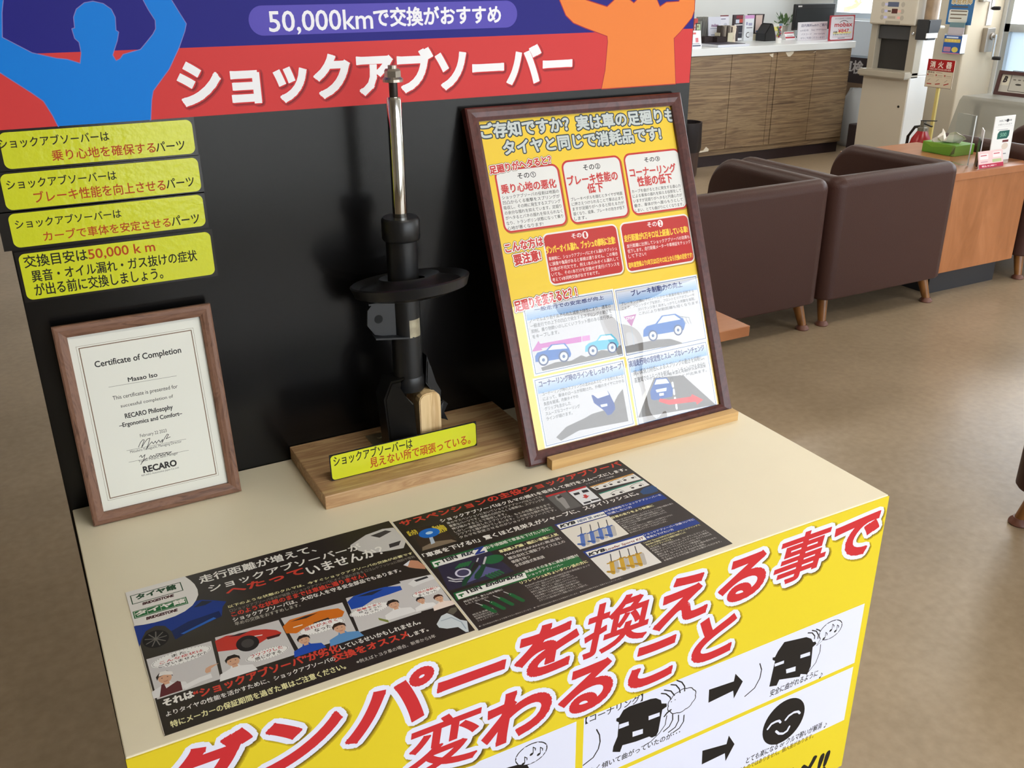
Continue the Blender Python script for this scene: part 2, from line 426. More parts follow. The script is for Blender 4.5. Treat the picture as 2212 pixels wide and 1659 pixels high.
r = bpy.data.objects.new('window_1', None); COL.objects.link(r); r.location = (3.75, YF, WZ0); r['kind'] = 'structure'
f = B(); t = .05
for xx in (WX0, 2.1, 3.75, 5.4, WX1 - t): f.box(xx, xx + t, YF - .06, YF + .02, WZ0, WZ1)
f.box(WX0, WX1, YF - .06, YF + .02, WZ1 - t, WZ1); f.box(WX0, WX1, YF - .06, YF + .02, WZ0, WZ0 + t)
f.obj('window_frame', M_ALU, r)
g = B(); g.box(WX0, WX1, YF - .03, YF - .025, WZ0, WZ1); g.obj('window_pane', M_GLASS, r)
# outside
b = B(); b.box(-40, 60, -40, 60, -.35, -.15); b.obj('ground', mat('pavement', (176, 172, 164), .8, noise=(1, .06)), kind='structure')
# ceiling lamps (unseen, added to light the room and the chair interiors)
M_TUBE = emit_mat('lamp_diffuser', (255, 248, 236), 24.0)
lamp0 = None
for i, (x, y) in enumerate([(1.0, -.8), (4.7, -.9), (2.4, 1.2), (2.4, 4.2), (5.2, 1.9), (5.2, 4.4), (1.9, 5.2)]):
    if lamp0 is None:
        lamp0 = thing('added_ceiling_light', 'long white ceiling lamp out of view, added to light the showroom', 'ceiling light', (x, y, CEIL), 'added showroom ceiling lamps')
        q = B(); q.box(x - .65, x + .65, y - .11, y + .11, CEIL - .06, CEIL, .01); q.obj('housing', M_WHITE, lamp0)
        q = B(); q.box(x - .62, x + .62, y - .09, y + .09, CEIL - .075, CEIL - .06); q.obj('diffuser', M_TUBE, lamp0)
    else:
        c = copy_tree(lamp0); c.location = (x, y, CEIL)
# tree beyond the corner window
def leafy(name, label, x, y, zc, rx, rz, n):
    rt = thing(name, label, 'tree', (x, y, -.15))
    q = B(); q.tube([(x, y, -.15), (x + .05, y, zc * .5), (x, y + .04, zc)], .08, 8, .04); q.obj('trunk', mat('bark', (96, 80, 60), .9), rt)
    q = B()
    for i in range(n):
        a, c_, rr = random.uniform(0, 6.28), random.uniform(-1, 1), random.random() ** .4
        p = Vector((x + rx * rr * math.sqrt(1 - c_ * c_) * math.cos(a), y + rx * rr * math.sqrt(1 - c_ * c_) * math.sin(a), zc + rz * rr * c_))
        d = Vector((random.uniform(-1, 1), random.uniform(-1, 1), random.uniform(-1, 1))).normalized(); e = d.cross(Vector((.3, .5, .8))).normalized(); s_ = random.uniform(.05, .11)
        q.quad(p - d * s_, p + e * s_ * .5, p + d * s_, p - e * s_ * .5)
    q.obj('foliage', mat('yellow_green_leaf', (200, 206, 140), .6), rt)
leafy('garden_tree', 'yellow green leafy tree outside, seen through the corner window', 10.2, 8.2, 1.5, 1.3, .9, 300)

# ================================================================== RECEPTION COUNTER
M_ZEBRA = wood('walnut_laminate', [(.28, (84, 66, 52)), (.4, (124, 102, 78)), (.48, (152, 130, 100)), (.54, (112, 90, 70)), (.62, (148, 124, 94)), (.74, (164, 142, 110))], (.55, .55, 13), 2.2, .4, .6)
M_TOP = mat('white_counter_top', (232, 236, 238), .25)
CX0, CX1, CYF, CYB, CZ = 4.3, 6.56, 5.15, 5.86, .92
t_ = thing('reception_counter', 'walnut-grain reception counter with four door panels against the back wall', 'counter', (5.4, 5.5, 0))
b = B(); b.box(CX0, CX1 - .01, CYF + .03, CYB - .02, .09, .866); b.obj('carcass', M_ZEBRA, t_)
b = B(); b.box(5.652, 5.705, CYF + .014, CYF + .03, .136, .862, .002); b.obj('stile', M_ZEBRA, t_)
for x0, x1 in ((4.42, 4.828), (4.833, 5.236), (5.24, 5.647), (5.71, 6.118), (6.123, 6.52)):
    b = B(); b.box(x0, x1, CYF + .012, CYF + .03, .136, .862, .002); b.obj('door', M_ZEBRA, t_)
b = B(); b.box(CX0, CX1 - .02, CYF + .05, CYB - .05, 0, .09); b.obj('kickboard', M_DARK, t_)
M_CHIP = mat('chipped_core', (226, 216, 196), .7)
for pts in ([(1662, 118), (1671, 115), (1670, 124), (1667, 123)], [(1697, 113), (1715, 111), (1714, 115), (1707, 122), (1702, 122)], [(1756, 114), (1763, 110), (1762, 112)], [(1506, 327), (1519, 325), (1525, 317), (1531, 322), (1530, 327), (1506, 331)]):
    q = Print((0, CYF + .0115, 0), (1, 0, 0), (0, 0, 1)); q.ppoly('0', pts, M_CHIP); q.obj('chipped_patch', t_)
b = B(); b.box(CX0 - .03, CX1, CYF, CYB, .866, CZ, .004); tag(b.obj('countertop', M_TOP), 'glossy white countertop lying on the walnut-grain reception counter', 'countertop')

def base_at(pl, pr, py, z):
    """photo pixels of the lower front edge -> x0, x1, y of something standing on height z, square to the counter"""
    y = on_z((pl + pr) / 2, py, z).y; k = .025 * (pr - pl)
    return on_y(pl, py + k, y).x, on_y(pr, py - k, y).x, y
def up(px, py, y): return on_y(px, py, y).z
GC = 'leaflets and small things on the reception counter'
def card(name, label, cat, pl, pr, pb, ptop, rgb, th=.012, tilt=.0, marks=(), z=CZ, frame_rgb=None):
    """upright card / sign standing on the counter, facing the room"""
    x0, x1, y = base_at(pl, pr, pb, z); z1 = up((pl + pr) / 2, ptop, y)
    rt = thing(name, label, cat, ((x0 + x1) / 2, y, z))
    h = z1 - z; w = Vector((0, math.sin(tilt), math.cos(tilt)))
    b = B(); b.obox((x0, y, z), (1, 0, 0), (0, 1, 0), w, x1 - x0, th, h, .0015); b.obj('board' if frame_rgb else 'card', mat('card_stock', frame_rgb or rgb, .5), rt)
    p = Print(Vector((x0, y, z)) + Vector((0, -.0008, 0)), (1, 0, 0), w); W = x1 - x0
    if frame_rgb: p.rect(W * .05, h * .045, W * .95, h * .955, rgb, 1, W * .05)
    for mk in marks:
        if mk[0] == 'r': p.rect(mk[1] * W, mk[2] * h, mk[3] * W, mk[4] * h, mk[5], 2 if len(mk) < 7 else mk[6])
        elif mk[0] == 'e': p.ellipse(mk[1] * W, mk[2] * h, mk[3] * W, mk[4] * h, mk[5], 2)
        else: p.text_box(mk[0], mk[1] * W, mk[2] * h, mk[3] * W, mk[4] * h, mk[5], 3, bold=mk[6] if len(mk) > 6 else 0, res=2)
    if p.V: p.obj('print', rt)
    return rt, (x0, x1, y, z1)
card('card_stand', 'small white leaning card with a pink square, far left end of the counter', 'sign', 1494, 1516, 105, 66, (232, 236, 242), .02, .2,
     [('r', .42, .35, .7, .6, (214, 130, 140)), ('r', .1, .8, .5, .9, (220, 110, 110)), ('r', .1, .12, .9, .2, (90, 96, 120)), ('r', .1, .26, .8, .29, (120, 120, 140))])
card('narrow_sign', 'narrow red upright sign behind the white card at the counter end', 'sign', 1497, 1504.5, 96, 40, (196, 74, 70), .01, 0,
     [('e', .3, .72, .25, .06, (245, 220, 225)), ('e', .25, .6, .2, .05, (245, 220, 225)), ('e', .25, .5, .2, .05, (245, 220, 225))])
card('framed_card', 'green card in a thin black frame beside the red upright sign', 'sign', 1503.5, 1512, 98, 50, (176, 196, 160), .012, .08,
     [('r', .15, .62, .85, .7, (30, 30, 34)), ('r', .2, .8, .5, .9, (110, 80, 70))], frame_rgb=(40, 44, 46))
# acrylic leaflet holder with leaflets
x0, x1, y = base_at(1511, 1558, 92, CZ); zt = up(1530, 37, y)
rt = thing('leaflet_holder', 'grey plastic leaflet holder with standing pages, left part of the counter', 'leaflet holder', ((x0 + x1) / 2, y, CZ))
b = B(); b.box(x0, x0 + .012, y, y + .12, CZ, zt - .03); b.box(x1 - .1, x1 - .09, y, y + .12, CZ, zt - .05); b.box(x0, x1 - .09, y + .11, y + .12, CZ, zt - .02); b.box(x0, x1 - .09, y, y + .12, CZ, CZ + .01)
b.obj('holder', mat('smoky_acrylic', (150, 154, 148), .2), rt)
for i in range(7):
    b = B(); b.box(x0 + .03 + i * .011, x0 + .036 + i * .011, y + .01, y + .1, CZ + .012, zt - .004 * (i % 3)); b.obj('page', mat('page_grey', (150 + 9 * (i % 4), 152 + 9 * (i % 4), 150 + 8 * (i % 4)), .6), rt)
card('leaflet', 'white leaflet with a purple arched logo leaning on the leaflet holder', 'leaflet', 1530, 1557, 93.5, 36, (212, 216, 232), .003, .12,
     [('mobax', .25, .62, .8, .74, (120, 70, 120), .03), ('r', .15, .55, .8, .57, (120, 130, 160)), ('r', .3, .2, .62, .25, (70, 80, 110)), ('r', .2, .3, .7, .34, (150, 158, 184))])
card('leaflet', 'white leaflet with a faint sketch standing right of the purple logo leaflet', 'leaflet', 1553, 1573, 92, 33, (220, 222, 236), .003, .05,
     [('r', .0, .96, .9, 1.0, (120, 50, 60), 2), ('r', .1, .85, .6, .88, (110, 110, 140)), ('e', .6, .62, .22, .1, (196, 200, 216))])
M_WICK = mat('dark_woven_basket', (44, 32, 34), .7, bump=(140, .6))
for a0, a1, lb in ((1521, 1545, 'left of two dark woven boxes on the counter, under the purple logo leaflet'), (1548, 1568, 'right of two dark woven boxes on the counter, beside the cream card box')):
    x0, x1, y = base_at(a0, a1, 97, CZ); zt = up(a0 + 10, 79.5, y)
    b = B(); b.box(x0, x1, y, y + .1, CZ, CZ + .012); b.box(x0, x1, y, y + .012, CZ, zt); b.box(x0, x1, y + .088, y + .1, CZ, zt); b.box(x0, x0 + .012, y + .012, y + .088, CZ, zt); b.box(x1 - .012, x1, y + .012, y + .088, CZ, zt)
    tag(b.obj('woven_box', M_WICK), lb, 'box', 'dark woven boxes')
x0, x1, y = base_at(1571, 1582, 95, CZ); zt = up(1572, 71, y)
rt = thing('card_box', 'cream open box holding a row of business cards on the counter', 'box', ((x0 + x1) / 2, y, CZ))
b = B(); b.box(x0, x1, y, y + .004, CZ, zt); b.box(x0 - .06, x1, y + .09, y + .094, CZ, zt); b.box(x0 - .06, x0 - .056, y + .03, y + .09, CZ, zt); b.box(x1 - .004, x1, y + .004, y + .09, CZ, zt); b.box(x0 - .06, x1, y + .004, y + .09, CZ, CZ + .006)
b.obj('box_body', mat('cream_card', (200, 194, 172), .6), rt)
zc = up(1563, 56, y)
for i in range(9):
    b = B(); xx = x0 - .05 + i * .013; b.box(xx, xx + .006, y + .02, y + .085, CZ + .008, zc - .006 * (i % 3)); b.obj('business_card', mat('card_edge', (70 + 40 * (i % 4), 60 + 40 * (i % 4), 54 + 38 * (i % 4)), .6), rt)
x0, x1, y = base_at(1582, 1592, 93, CZ); zt = up(1587, 56, y)
b = B(); cx = (x0 + x1) / 2
b.lathe((cx, y + .03, CZ), [(.018, 0), (.023, .005), (.02, .06), (.024, .1), (.019, .13), (.026, zt - CZ - .02), (.022, zt - CZ)], 14)
tag(b.obj('wrapped_bundle', mat('beige_crumpled_paper', (214, 200, 182), .5, noise=(40, .2)), smooth=True), 'slim beige wrapped bundle standing between card box and dark leaflet', 'bundle')
card('leaflet', 'dark brown leaflet with small pictures standing on the counter', 'leaflet', 1582, 1604, 89, 32, (66, 58, 64), .02, .03,
     [('r', .25, .86, .98, .97, (130, 60, 70)), ('r', .2, .68, .55, .82, (196, 206, 226)), ('r', .55, .7, .95, .84, (190, 90, 84)), ('r', .1, .6, 1, .635, (232, 232, 236)), ('r', .5, .06, 1, .58, (60, 62, 72)), ('r', .5, .02, 1, .12, (226, 230, 236)), ('r', .55, .3, .9, .33, (140, 140, 150))])
card('leaflet', 'white leaflet with pink top band and round black sketch on the counter', 'leaflet', 1606, 1626, 88.5, 33, (226, 232, 240), .03, .02,
     [('r', 0, .87, 1, 1, (214, 160, 214)), ('r', .15, .62, .3, .74, (150, 150, 190)), ('r', .4, .6, .8, .7, (168, 168, 200)), ('r', .2, .5, .85, .53, (110, 110, 130)), ('e', .45, .24, .26, .11, (60, 62, 70)), ('e', .45, .24, .2, .08, (226, 232, 240)), ('r', .5, .16, .95, .34, (210, 214, 222))])
x0, x1, y = base_at(1629, 1648, 86.5, CZ); zt = up(1637, 31, y)
rt = thing('display_case', 'tall dark display case with pink front on the counter', 'display case', ((x0 + x1) / 2, y, CZ))
b = B(); b.box(x0, x1, y, y + .1, CZ, CZ + .05); b.obj('plinth', mat('pale_gold', (196, 186, 160), .4), rt)
b = B(); b.prism([(x0 + .005, y + .02, CZ + .05), (x1 - .005, y + .02, CZ + .05), (x1 + .012, y + .02, zt), (x0 - .012, y + .02, zt)], (0, .08, 0)); b.obj('case_body', mat('dark_wood_case', (46, 40, 42), .3), rt)
p = Print((x0, y + .0195, CZ + .05), (1, 0, 0), (0, 0, 1)); W, h = x1 - x0, zt - CZ - .05
p.poly([(W * .2, .01), (W * .86, .01), (W * .9, h * .96), (W * .14, h * .96)], (208, 186, 178), 1); p.ellipse(W * .5, h * .13, W * .26, h * .05, (70, 96, 140), 2); p.obj('front_print', rt)
x0, x1, y = base_at(1652, 1675, 89, CZ); zt = up(1663, 53, y)
b = B(); b.prism([(x0, y, CZ), (x1 + .01, y, CZ), (x1 - .01, y, CZ + .06), (x1 - .05, y, CZ + .14), (x1 - .04, y, zt), (x0 + .05, y, zt), (x0, y, zt - .07)], (0, .12, 0), .004)
tag(b.obj('magazine_file', M_BLACK), 'black angled magazine file on the counter beside the candy pot', 'magazine file')
card('pocket_flyer', 'small yellow and white flyer standing in the black magazine file', 'leaflet', 1669, 1689, 84, 51, (232, 232, 224), .003, .05,
     [('r', 0, .5, .6, .8, (236, 228, 140)), ('r', .6, .84, .95, .98, (130, 160, 200)), ('r', .1, .1, .4, .3, (206, 150, 200))])
x0, x1, y = base_at(1682, 1695, 93, CZ); zt = up(1688, 64, y); cx, cy = (x0 + x1) / 2, y + .04
rt = thing('candy_pot', 'clear pot filled with coloured sweets on a white foot, on the counter', 'candy pot', (cx, cy, CZ))
b = B(); b.lathe((cx, cy, CZ), [(.024, 0), (.024, .03), (.012, .04)], 16); b.obj('foot', M_WHITE, rt, True)
b = B(); b.lathe((cx, cy, CZ + .036), [(.016, 0), (.034, .03), (.038, .06), (.034, zt - CZ - .07)], 18, cap=False); b.obj('pot', pane_mat('clear_plastic', (.97, .97, .97), .05), rt, True)
for i in range(16):
    a = i * 2.4; rr = .02 * ((i * 37 % 10) / 10); zz = CZ + .05 + .0048 * i
    b = B(); bmesh.ops.create_icosphere(b.bm, subdivisions=1, radius=.011, matrix=Matrix.Translation((cx + rr * math.cos(a), cy + rr * math.sin(a), zz)))
    b.obj('sweet', mat('sweet', [(178, 52, 48), (198, 196, 70), (100, 96, 130), (190, 110, 60), (120, 140, 70)][i % 5], .3), rt, True)
x0, x1, y = base_at(1698, 1718, 86, CZ); zt = up(1707, 69, y)
rt = thing('desk_calendar', 'small white folded card with red bands on the counter', 'desk calendar', ((x0 + x1) / 2, y, CZ))
b = B(); b.prism([(x0, y, CZ), (x0, y + .035, zt), (x0, y + .07, CZ)], (x1 - x0, 0, 0)); b.obj('card', mat('card_stock', (240, 238, 240), .5), rt)
p = Print((x0, y - .0006, CZ), (1, 0, 0), (0, .035, zt - CZ)); W, h = x1 - x0, (zt - CZ) * 1.05
p.rect(0, h * .84, W, h, (186, 50, 62)); p.rect(0, h * .2, W, h * .42, (186, 50, 62)); p.rect(W * .2, h * .5, W * .8, h * .56, (140, 140, 150)); p.obj('print', rt)
# plant
x0, x1, y = base_at(1692, 1712, 84, CZ); y += .12; cx = (x0 + x1) / 2 + .05
rt = thing('potted_plant', 'small green plant in a pot left of the black monitor', 'plant', (cx, y, CZ))
b = B(); b.lathe((cx, y, CZ), [(.03, 0), (.042, .1), (.045, .1), (.04, .095)], 16); b.obj('pot', mat('pale_pot', (176, 172, 160), .6), rt, True)
b = B()
for i in range(60):
    a, e = random.uniform(0, 6.28), random.uniform(.2, 1.4); l = random.uniform(.04, .12)
    p0 = Vector((cx, y, CZ + .1)) + Vector((math.cos(a) * math.cos(e), math.sin(a) * math.cos(e), math.sin(e))) * l
    d = (p0 - Vector((cx, y, CZ + .08))).normalized(); s_ = d.cross(Vector((0, 0, 1))).normalized() * .011
    b.quad(p0 - d * .022, p0 + s_, p0 + d * .026, p0 - s_)
b.obj('leaves', mat('plant_leaf', (84, 116, 66), .5), rt)
# monitor
x0, x1, y = base_at(1711, 1801, 86, CZ); y += .18
a, c = on_y(1713, 70, y), on_y(1806, 8, y)
rt = thing('monitor', 'black flat monitor standing on the counter behind two white signs', 'monitor', ((a.x + c.x) / 2, y, CZ))
x0, x1, zt = a.x, c.x, on_y(1760, 8, y).z
b = B(); b.box(x0, x1, y, y + .03, CZ + .07, zt, .006); b.obj('housing', M_BLACK, rt)
b = B(); b.box(x0 + .015, x1 - .015, y - .001, y, CZ + .09, zt - .035); b.obj('screen', mat('dark_screen', (40, 44, 46), .25), rt)
b = B(); b.box((x0 + x1) / 2 - .03, (x0 + x1) / 2 + .03, y + .03, y + .05, CZ + .01, zt - .15); b.box((x0 + x1) / 2 - .1, (x0 + x1) / 2 + .1, y - .02, y + .1, CZ, CZ + .012, .003); b.obj('stand', M_BLACK, rt)
p = Print((x0, y - .0006, zt - .028), (1, 0, 0), (0, 0, 1)); p.rect(.03, .004, .075, .016, (214, 214, 210)); p.obj('badge', rt)
# two signs in front of it
card('notice_sign', 'white sheet of blue-grey Japanese notice text in front of the black monitor', 'sign', 1722, 1785, 87, 47.5, (216, 214, 220), .008, .06,
     [('店内無料wifiのご案内', .1, .74, .98, .9, (96, 96, 122), .02), ('wifi名称', .07, .5, .36, .61, (120, 120, 140), .01), ('bay WiFiSpot', .46, .5, .98, .61, (120, 120, 140), .01), ('パスコード', .12, .29, .47, .4, (120, 120, 140), .01), ('mr-tanye', .56, .28, .92, .38, (120, 120, 140), .01), ('ぜひご利用くださいませ！', .1, .08, .92, .2, (110, 110, 134), .01)])
rt, (x0, x1, y, z1) = card('price_sign', 'white price sign with thick red rounded border and arched logo, right end of the counter', 'sign', 1789, 1843, 87.5, 33, (226, 222, 230), .008, .05, [], frame_rgb=(176, 44, 58))
W, h = x1 - x0, z1 - CZ
p = Print((x0, y - .001, CZ), (1, 0, 0), (0, math.sin(.05), math.cos(.05)))
p.text_box('mobax', W * .2, h * .55, W * .9, h * .72, (188, 52, 64), 3, bold=.03); p.line([(W * (.56 + .17 * math.cos(R(d))), h * (.67 + .12 * math.sin(R(d)))) for d in range(20, 161, 20)], h * .022, (60, 44, 52), 3)
p.text_box('あの先進装置でも低価格に', W * .2, h * .84, W * .88, h * .9, (110, 110, 130), 3); p.text_box('モバックス', W * .4, h * .49, W * .66, h * .53, (120, 120, 130), 3)
p.rect(W * .16, h * .28, W * .88, h * .34, (236, 224, 150), 2); p.text_box('月額', W * .16, h * .3, W * .32, h * .38, (70, 60, 60), 3, bold=.03); p.text_box('¥847', W * .36, h * .32, W * .78, h * .46, (206, 70, 60), 3, bold=.03)
p.text_box('お求めになりやすい！', W * .16, h * .21, W * .84, h * .28, (60, 90, 70), 3, bold=.02); p.rect(W * .14, h * .15, W * .86, h * .165, (190, 150, 160), 2); p.rect(W * .36, h * .09, W * .64, h * .11, (50, 50, 56), 2)
p.obj('lettering', rt)
# flat tray
P = [on_z(*q, CZ + .001) for q in ((1528, 96), (1581, 93), (1622, 95), (1558, 104))]
y0 = CYF + .03; y1 = y0 + .26; x0, x1 = P[0].x - .18, P[2].x - .22
x0, x1 = on_z(1557, 103, CZ).x - .02, on_z(1612, 99, CZ).x
rt = thing('cash_tray', 'white flat tray with dark top lying at the front of the counter', 'tray', ((x0 + x1) / 2, y0, CZ))
b = B(); b.box(x0, x1, y0, y1, CZ, CZ + .018, .003); b.obj('tray_body', mat('tray_white', (214, 218, 230), .3), rt)
b = B(); b.box(x0 + .02, x1 - .02, y0 + .03, y1 - .02, CZ + .018, CZ + .021); b.obj('tray_mat', mat('tray_dark', (52, 46, 62), .5), rt)

# dust bin in front of the counter
x1 = on_y(1513, 275, 4.93).x
rt = thing('waste_bin', 'dark waste bin with a folded liner rim standing before the counter', 'waste bin', (x1 - .12, 4.9, 0))
b = B(); b.lathe((x1 - .12, 4.95, 0), [(.085, 0), (.1, .02), (.112, .24)], 20); b.obj('bin_body', mat('smoky_bin', (74, 56, 52), .35), rt, True)
zt = up(1505, 262, 4.93)
b = B(); b.lathe((x1 - .12, 4.95, .2), [(.115, 0), (.122, .03), (.118, zt - .2), (.108, zt - .2), (.1, .02)], 20, cap=False); b.obj('liner', mat('black_bin_liner', (30, 24, 28), .4), rt, True)

# ================================================================== RIGHT WALL
M_MACH = mat('machine_beige', (208, 200, 184), .4)
M_MACH2 = mat('machine_grey_beige', (176, 168, 152), .4)
DX = 6.25
a, c = on_x(1868, 125, DX), on_x(1962, 150, DX); DY0, DY1 = c.y - .012, a.y
DD = on_y(2014, 130, DY0).x - DX
rt = thing('drink_dispenser', 'tall beige drink dispenser with a dark serving bay beside the counter', 'drink dispenser', (DX + .2, (DY0 + DY1) / 2, 0))
def zx(px, py, x=DX): return on_x(px, py, x).z
z_tray, z_bay0, z_bay1, z_pan = zx(1900, 150), zx(1900, 143), zx(1930, 58), zx(1930, 54)
b = B(); b.box(DX + .02, DX + DD, DY0, DY1, .0, z_tray - .03, .008); b.obj('base_cabinet', M_WHITE, rt)
b = B(); b.box(DX + .012, DX + .021, DY0 + .004, DY1 - .001, .06, z_tray - .05, .003); b.obj('door', M_MACH, rt)
b = B(); b.lathe((DX + .015, DY0 + .06, z_tray - .26), [(.009, 0), (.009, .008)], 12, (-1, 0, 0)); b.obj('lock', M_BLACK, rt)
b = B(); b.m(M_WHITE).box(DX + .1, DX + DD, DY0, DY1, z_tray - .03, 1.95, .006); b.m(M_MACH2)
b.box(DX + .03, DX + .1, DY0, DY0 + .075, z_tray - .03, z_pan, .004); b.box(DX + .03, DX + .1, DY1 - .06, DY1, z_tray - .03, z_pan, .004)
b.obj('upper_cabinet', None, rt)
b = B(); b.box(DX - .01, DX + .1, DY0 + .01, DY1 - .005, z_pan, 1.95, .012); b.obj('control_panel', M_MACH, rt)
b = B(); b.box(DX + .09, DX + .101, DY0 + .075, DY1 - .06, z_tray, z_bay1); b.obj('serving_bay', mat('bay_dark', (48, 46, 44), .5), rt)
b = B(); b.box(DX + .05, DX + .1, DY0 + .075, DY1 - .06, zx(1930, 86), z_bay1 + .005, .004); b.obj('bay_hood', mat('bay_hood', (66, 66, 68), .4), rt)
b = B(); b.prism([(DX - .045, DY0 + .0, z_tray), (DX - .045, DY1 + .012, z_tray), (DX + .1, DY1 + .012, z_tray), (DX + .1, DY0, z_tray)], (0, 0, -.055), .01); b.obj('drip_tray', M_MACH2, rt)
b = B(); b.lathe((DX + .03, DY0 + .035, zx(1970, 73)), [(.013, 0), (.013, .012), (.008, .016)], 14, (-1, 0, 0)); b.obj('key_switch', mat('chrome', (200, 200, 200), .15, 1.0), rt)
p = Print((DX - .011, DY1, 0), (0, -1, 0), (0, 0, 1))
for (px, py, w, h, cc) in ((1930, 9.5, .105, .034, (96, 104, 128)), (1932.5, 24, .055, .034, (92, 52, 46)), (1921, 24, .03, .01, (90, 80, 74)), (1926, 37.5, .07, .018, (182, 170, 154)), (1928, 49, .14, .026, (172, 164, 150))):
    u, v = p.at('0', px, py); p.rect(u - w / 2, v - h / 2, u + w / 2, v + h / 2, cc)
for px, py, cc in ((1914, 9, (206, 206, 240)), (1913, 23.5, (206, 206, 244)), (1911.5, 37, (206, 206, 250)), (1942, 24.5, (232, 186, 172)), (1942, 38.5, (240, 180, 170))):
    u, v = p.at('0', px, py); p.rect(u - .02, v - .009, u + .02, v + .009, cc, 1, .006)
for px, py in ((1908, 9), (1907, 23.5), (1905, 37), (1951, 10), (1949, 25), (1948, 39)):
    u, v = p.at('0', px, py); p.ellipse(u, v, .018, .018, (184, 176, 162), 1)
p.obj('button_print', rt)
p = Print((DX + .0145, DY1, 0), (0, -1, 0), (0, 0, 1))
a0, b0, a1, b1 = p.bounds('0', [(1867, 164), (1892, 166), (1890, 182), (1865, 180)]); p.rect(a0, b0, a1, b1, (150, 160, 110), 1); p.rect(a0 + .006, b0 + .006, a1 - .006, (b0 + b1) / 2 - .003, (206, 202, 182), 2); p.rect(a0 + .006, (b0 + b1) / 2 + .003, a1 - .006, b1 - .006, (206, 202, 182), 2); p.rect(a0 + .03, b0 + .012, a1 - .02, b0 + .02, (120, 120, 100), 3)
p.obj('rating_sticker', rt)
# cup dispenser on its side
a = on_x(2004, 60, DX + .12); y = DY0 - .06; x = on_y(2009, 62, y).x - .01
z0, z1 = on_y(2000, 86, y).z, on_y(2010, 42, y).z
rt = thing('cup_dispenser', 'black cup dispenser with a brown tube of cups fixed to the beige drink machine', 'cup dispenser', (x, y, z0))
b = B(); b.prism([(x - .07, y - .055, z0), (x + .02, y - .055, z0), (x + .05, y - .055, z0 + .08), (x + .06, y - .055, z0 + .11), (x + .06, y - .055, z1), (x - .07, y - .055, z1)], (0, .115, 0), .006); b.obj('dispenser_body', mat('cup_black', (40, 40, 42), .35), rt)
b = B(); b.box(x - .09, x + .03, y - .06, y - .054, z0 + .015, z0 + .05); b.obj('cup_mouth', M_WHITE, rt)
b = B(); b.tube([(x + .05, y - .03, (z0 + z1) / 2 + .02), (x + .12, y - .03, (z0 + z1) / 2 + .015)], .012); b.obj('lever', mat('ivory_knob', (214, 206, 190), .4), rt)
b = B(); b.lathe((x, y, z1), [(.046, 0), (.05, .4), (.05, .6)], 18); b.obj('cup_tube', mat('brown_cups', (150, 128, 104), .35, noise=(12, .25)), rt, True)

# pillar: poster, brochure box
p_ = thing('pillar_poster', 'blue poster with white lettering taped to the beige pillar', 'poster', (6.9, 4.48, 1.25))
p = Print((6.898, 4.6, 0), (0, -1, 0), (0, 0, 1))
q = [p.at('0', *c) for c in ((2052, 0), (2106, 0), (2097, 56), (2041, 51))]; a0, a1, b0 = (q[0][0] + q[3][0]) / 2, (q[1][0] + q[2][0]) / 2, (q[2][1] + q[3][1]) / 2; b1 = b0 + .31
b = B(); b.box(6.8985, 6.8995, 4.6 - a1, 4.6 - a0, b0, b1); b.obj('sheet', mat('poster_blue', (50, 108, 158), .5), p_)
W, h = a1 - a0, b1 - b0
p.rect(a0 + W * .08, b0 + h * .05, a0 + W * .82, b0 + h * .36, (226, 220, 204), 1, .012)
p.text_box('月謝', a0 + W * .26, b0 + h * .69, a0 + W * .56, b0 + h * .78, (34, 60, 84), 2, bold=.04)
p.text_box('家庭教師', a0 + W * .12, b0 + h * .49, a0 + W * .9, b0 + h * .66, (190, 160, 110), 2, bold=.03, out=((.09, (236, 230, 212)),))
for i, v in enumerate((.41, .31, .23, .14)): p.rect(a0 + W * .14, b0 + h * v, a0 + W * (.78 if i < 3 else .6), b0 + h * (v + .025), (110, 88, 66), 2)
p.ellipse(a0 + W * .82, b0 + h * .76, W * .17, h * .09, (196, 84, 62), 2); p.obj('print', p_)
q = [on_x(*c, 6.84) for c in ((2042, 73), (2079, 75), (2072, 118), (2034, 114))]; yb0, yb1, zb0, zb1 = (q[1].y + q[2].y) / 2, (q[0].y + q[3].y) / 2, (q[2].z + q[3].z) / 2, (q[0].z + q[1].z) / 2
rt = thing('brochure_box', 'white wall box with blue and yellow printed front on the beige pillar', 'brochure box', (6.87, (yb0 + yb1) / 2, zb0))
b = B(); b.box(6.84, 6.9, yb0, yb1, zb0, zb0 + .004); b.box(6.84, 6.9, yb0, yb0 + .004, zb0, zb1); b.box(6.84, 6.9, yb1 - .004, yb1, zb0, zb1); b.box(6.84, 6.843, yb0, yb1, zb0, zb1 - .01); b.obj('box_shell', M_WHITE, rt)
p = Print((6.8395, yb1, zb0), (0, -1, 0), (0, 0, 1)); W, h = yb1 - yb0, zb1 - zb0
p.rect(0, 0, W, h - .01, (50, 92, 160), 1); p.rect(0, 0, W, h * .05, (206, 120, 140), 2); p.rect(W * .12, h * .8, W * .8, h * .88, (220, 226, 232), 2); p.rect(W * .03, h * .58, W * .95, h * .76, (214, 180, 84), 2)
p.text_box('生徒募集中', W * .08, h * .61, W * .9, h * .73, (236, 206, 110), 3, bold=.03); p.rect(W * .06, h * .1, W * .46, h * .34, (190, 130, 150), 2, .004); p.ellipse(W * .7, h * .22, W * .18, h * .14, (224, 200, 96), 2); p.obj('print', rt)
b = B(); b.box(6.86, 6.865, yb0 + .01, yb1 - .01, zb0 + .01, zb1 + .05); b.obj('brochure', mat('pale_brochure', (200, 186, 186), .5), rt)
b = B(); b.box(6.872, 6.877, yb0 + .02, yb1 - .004, zb0 + .01, zb1 + .085); b.obj('brochure', mat('teal_brochure', (110, 136, 138), .5), rt)
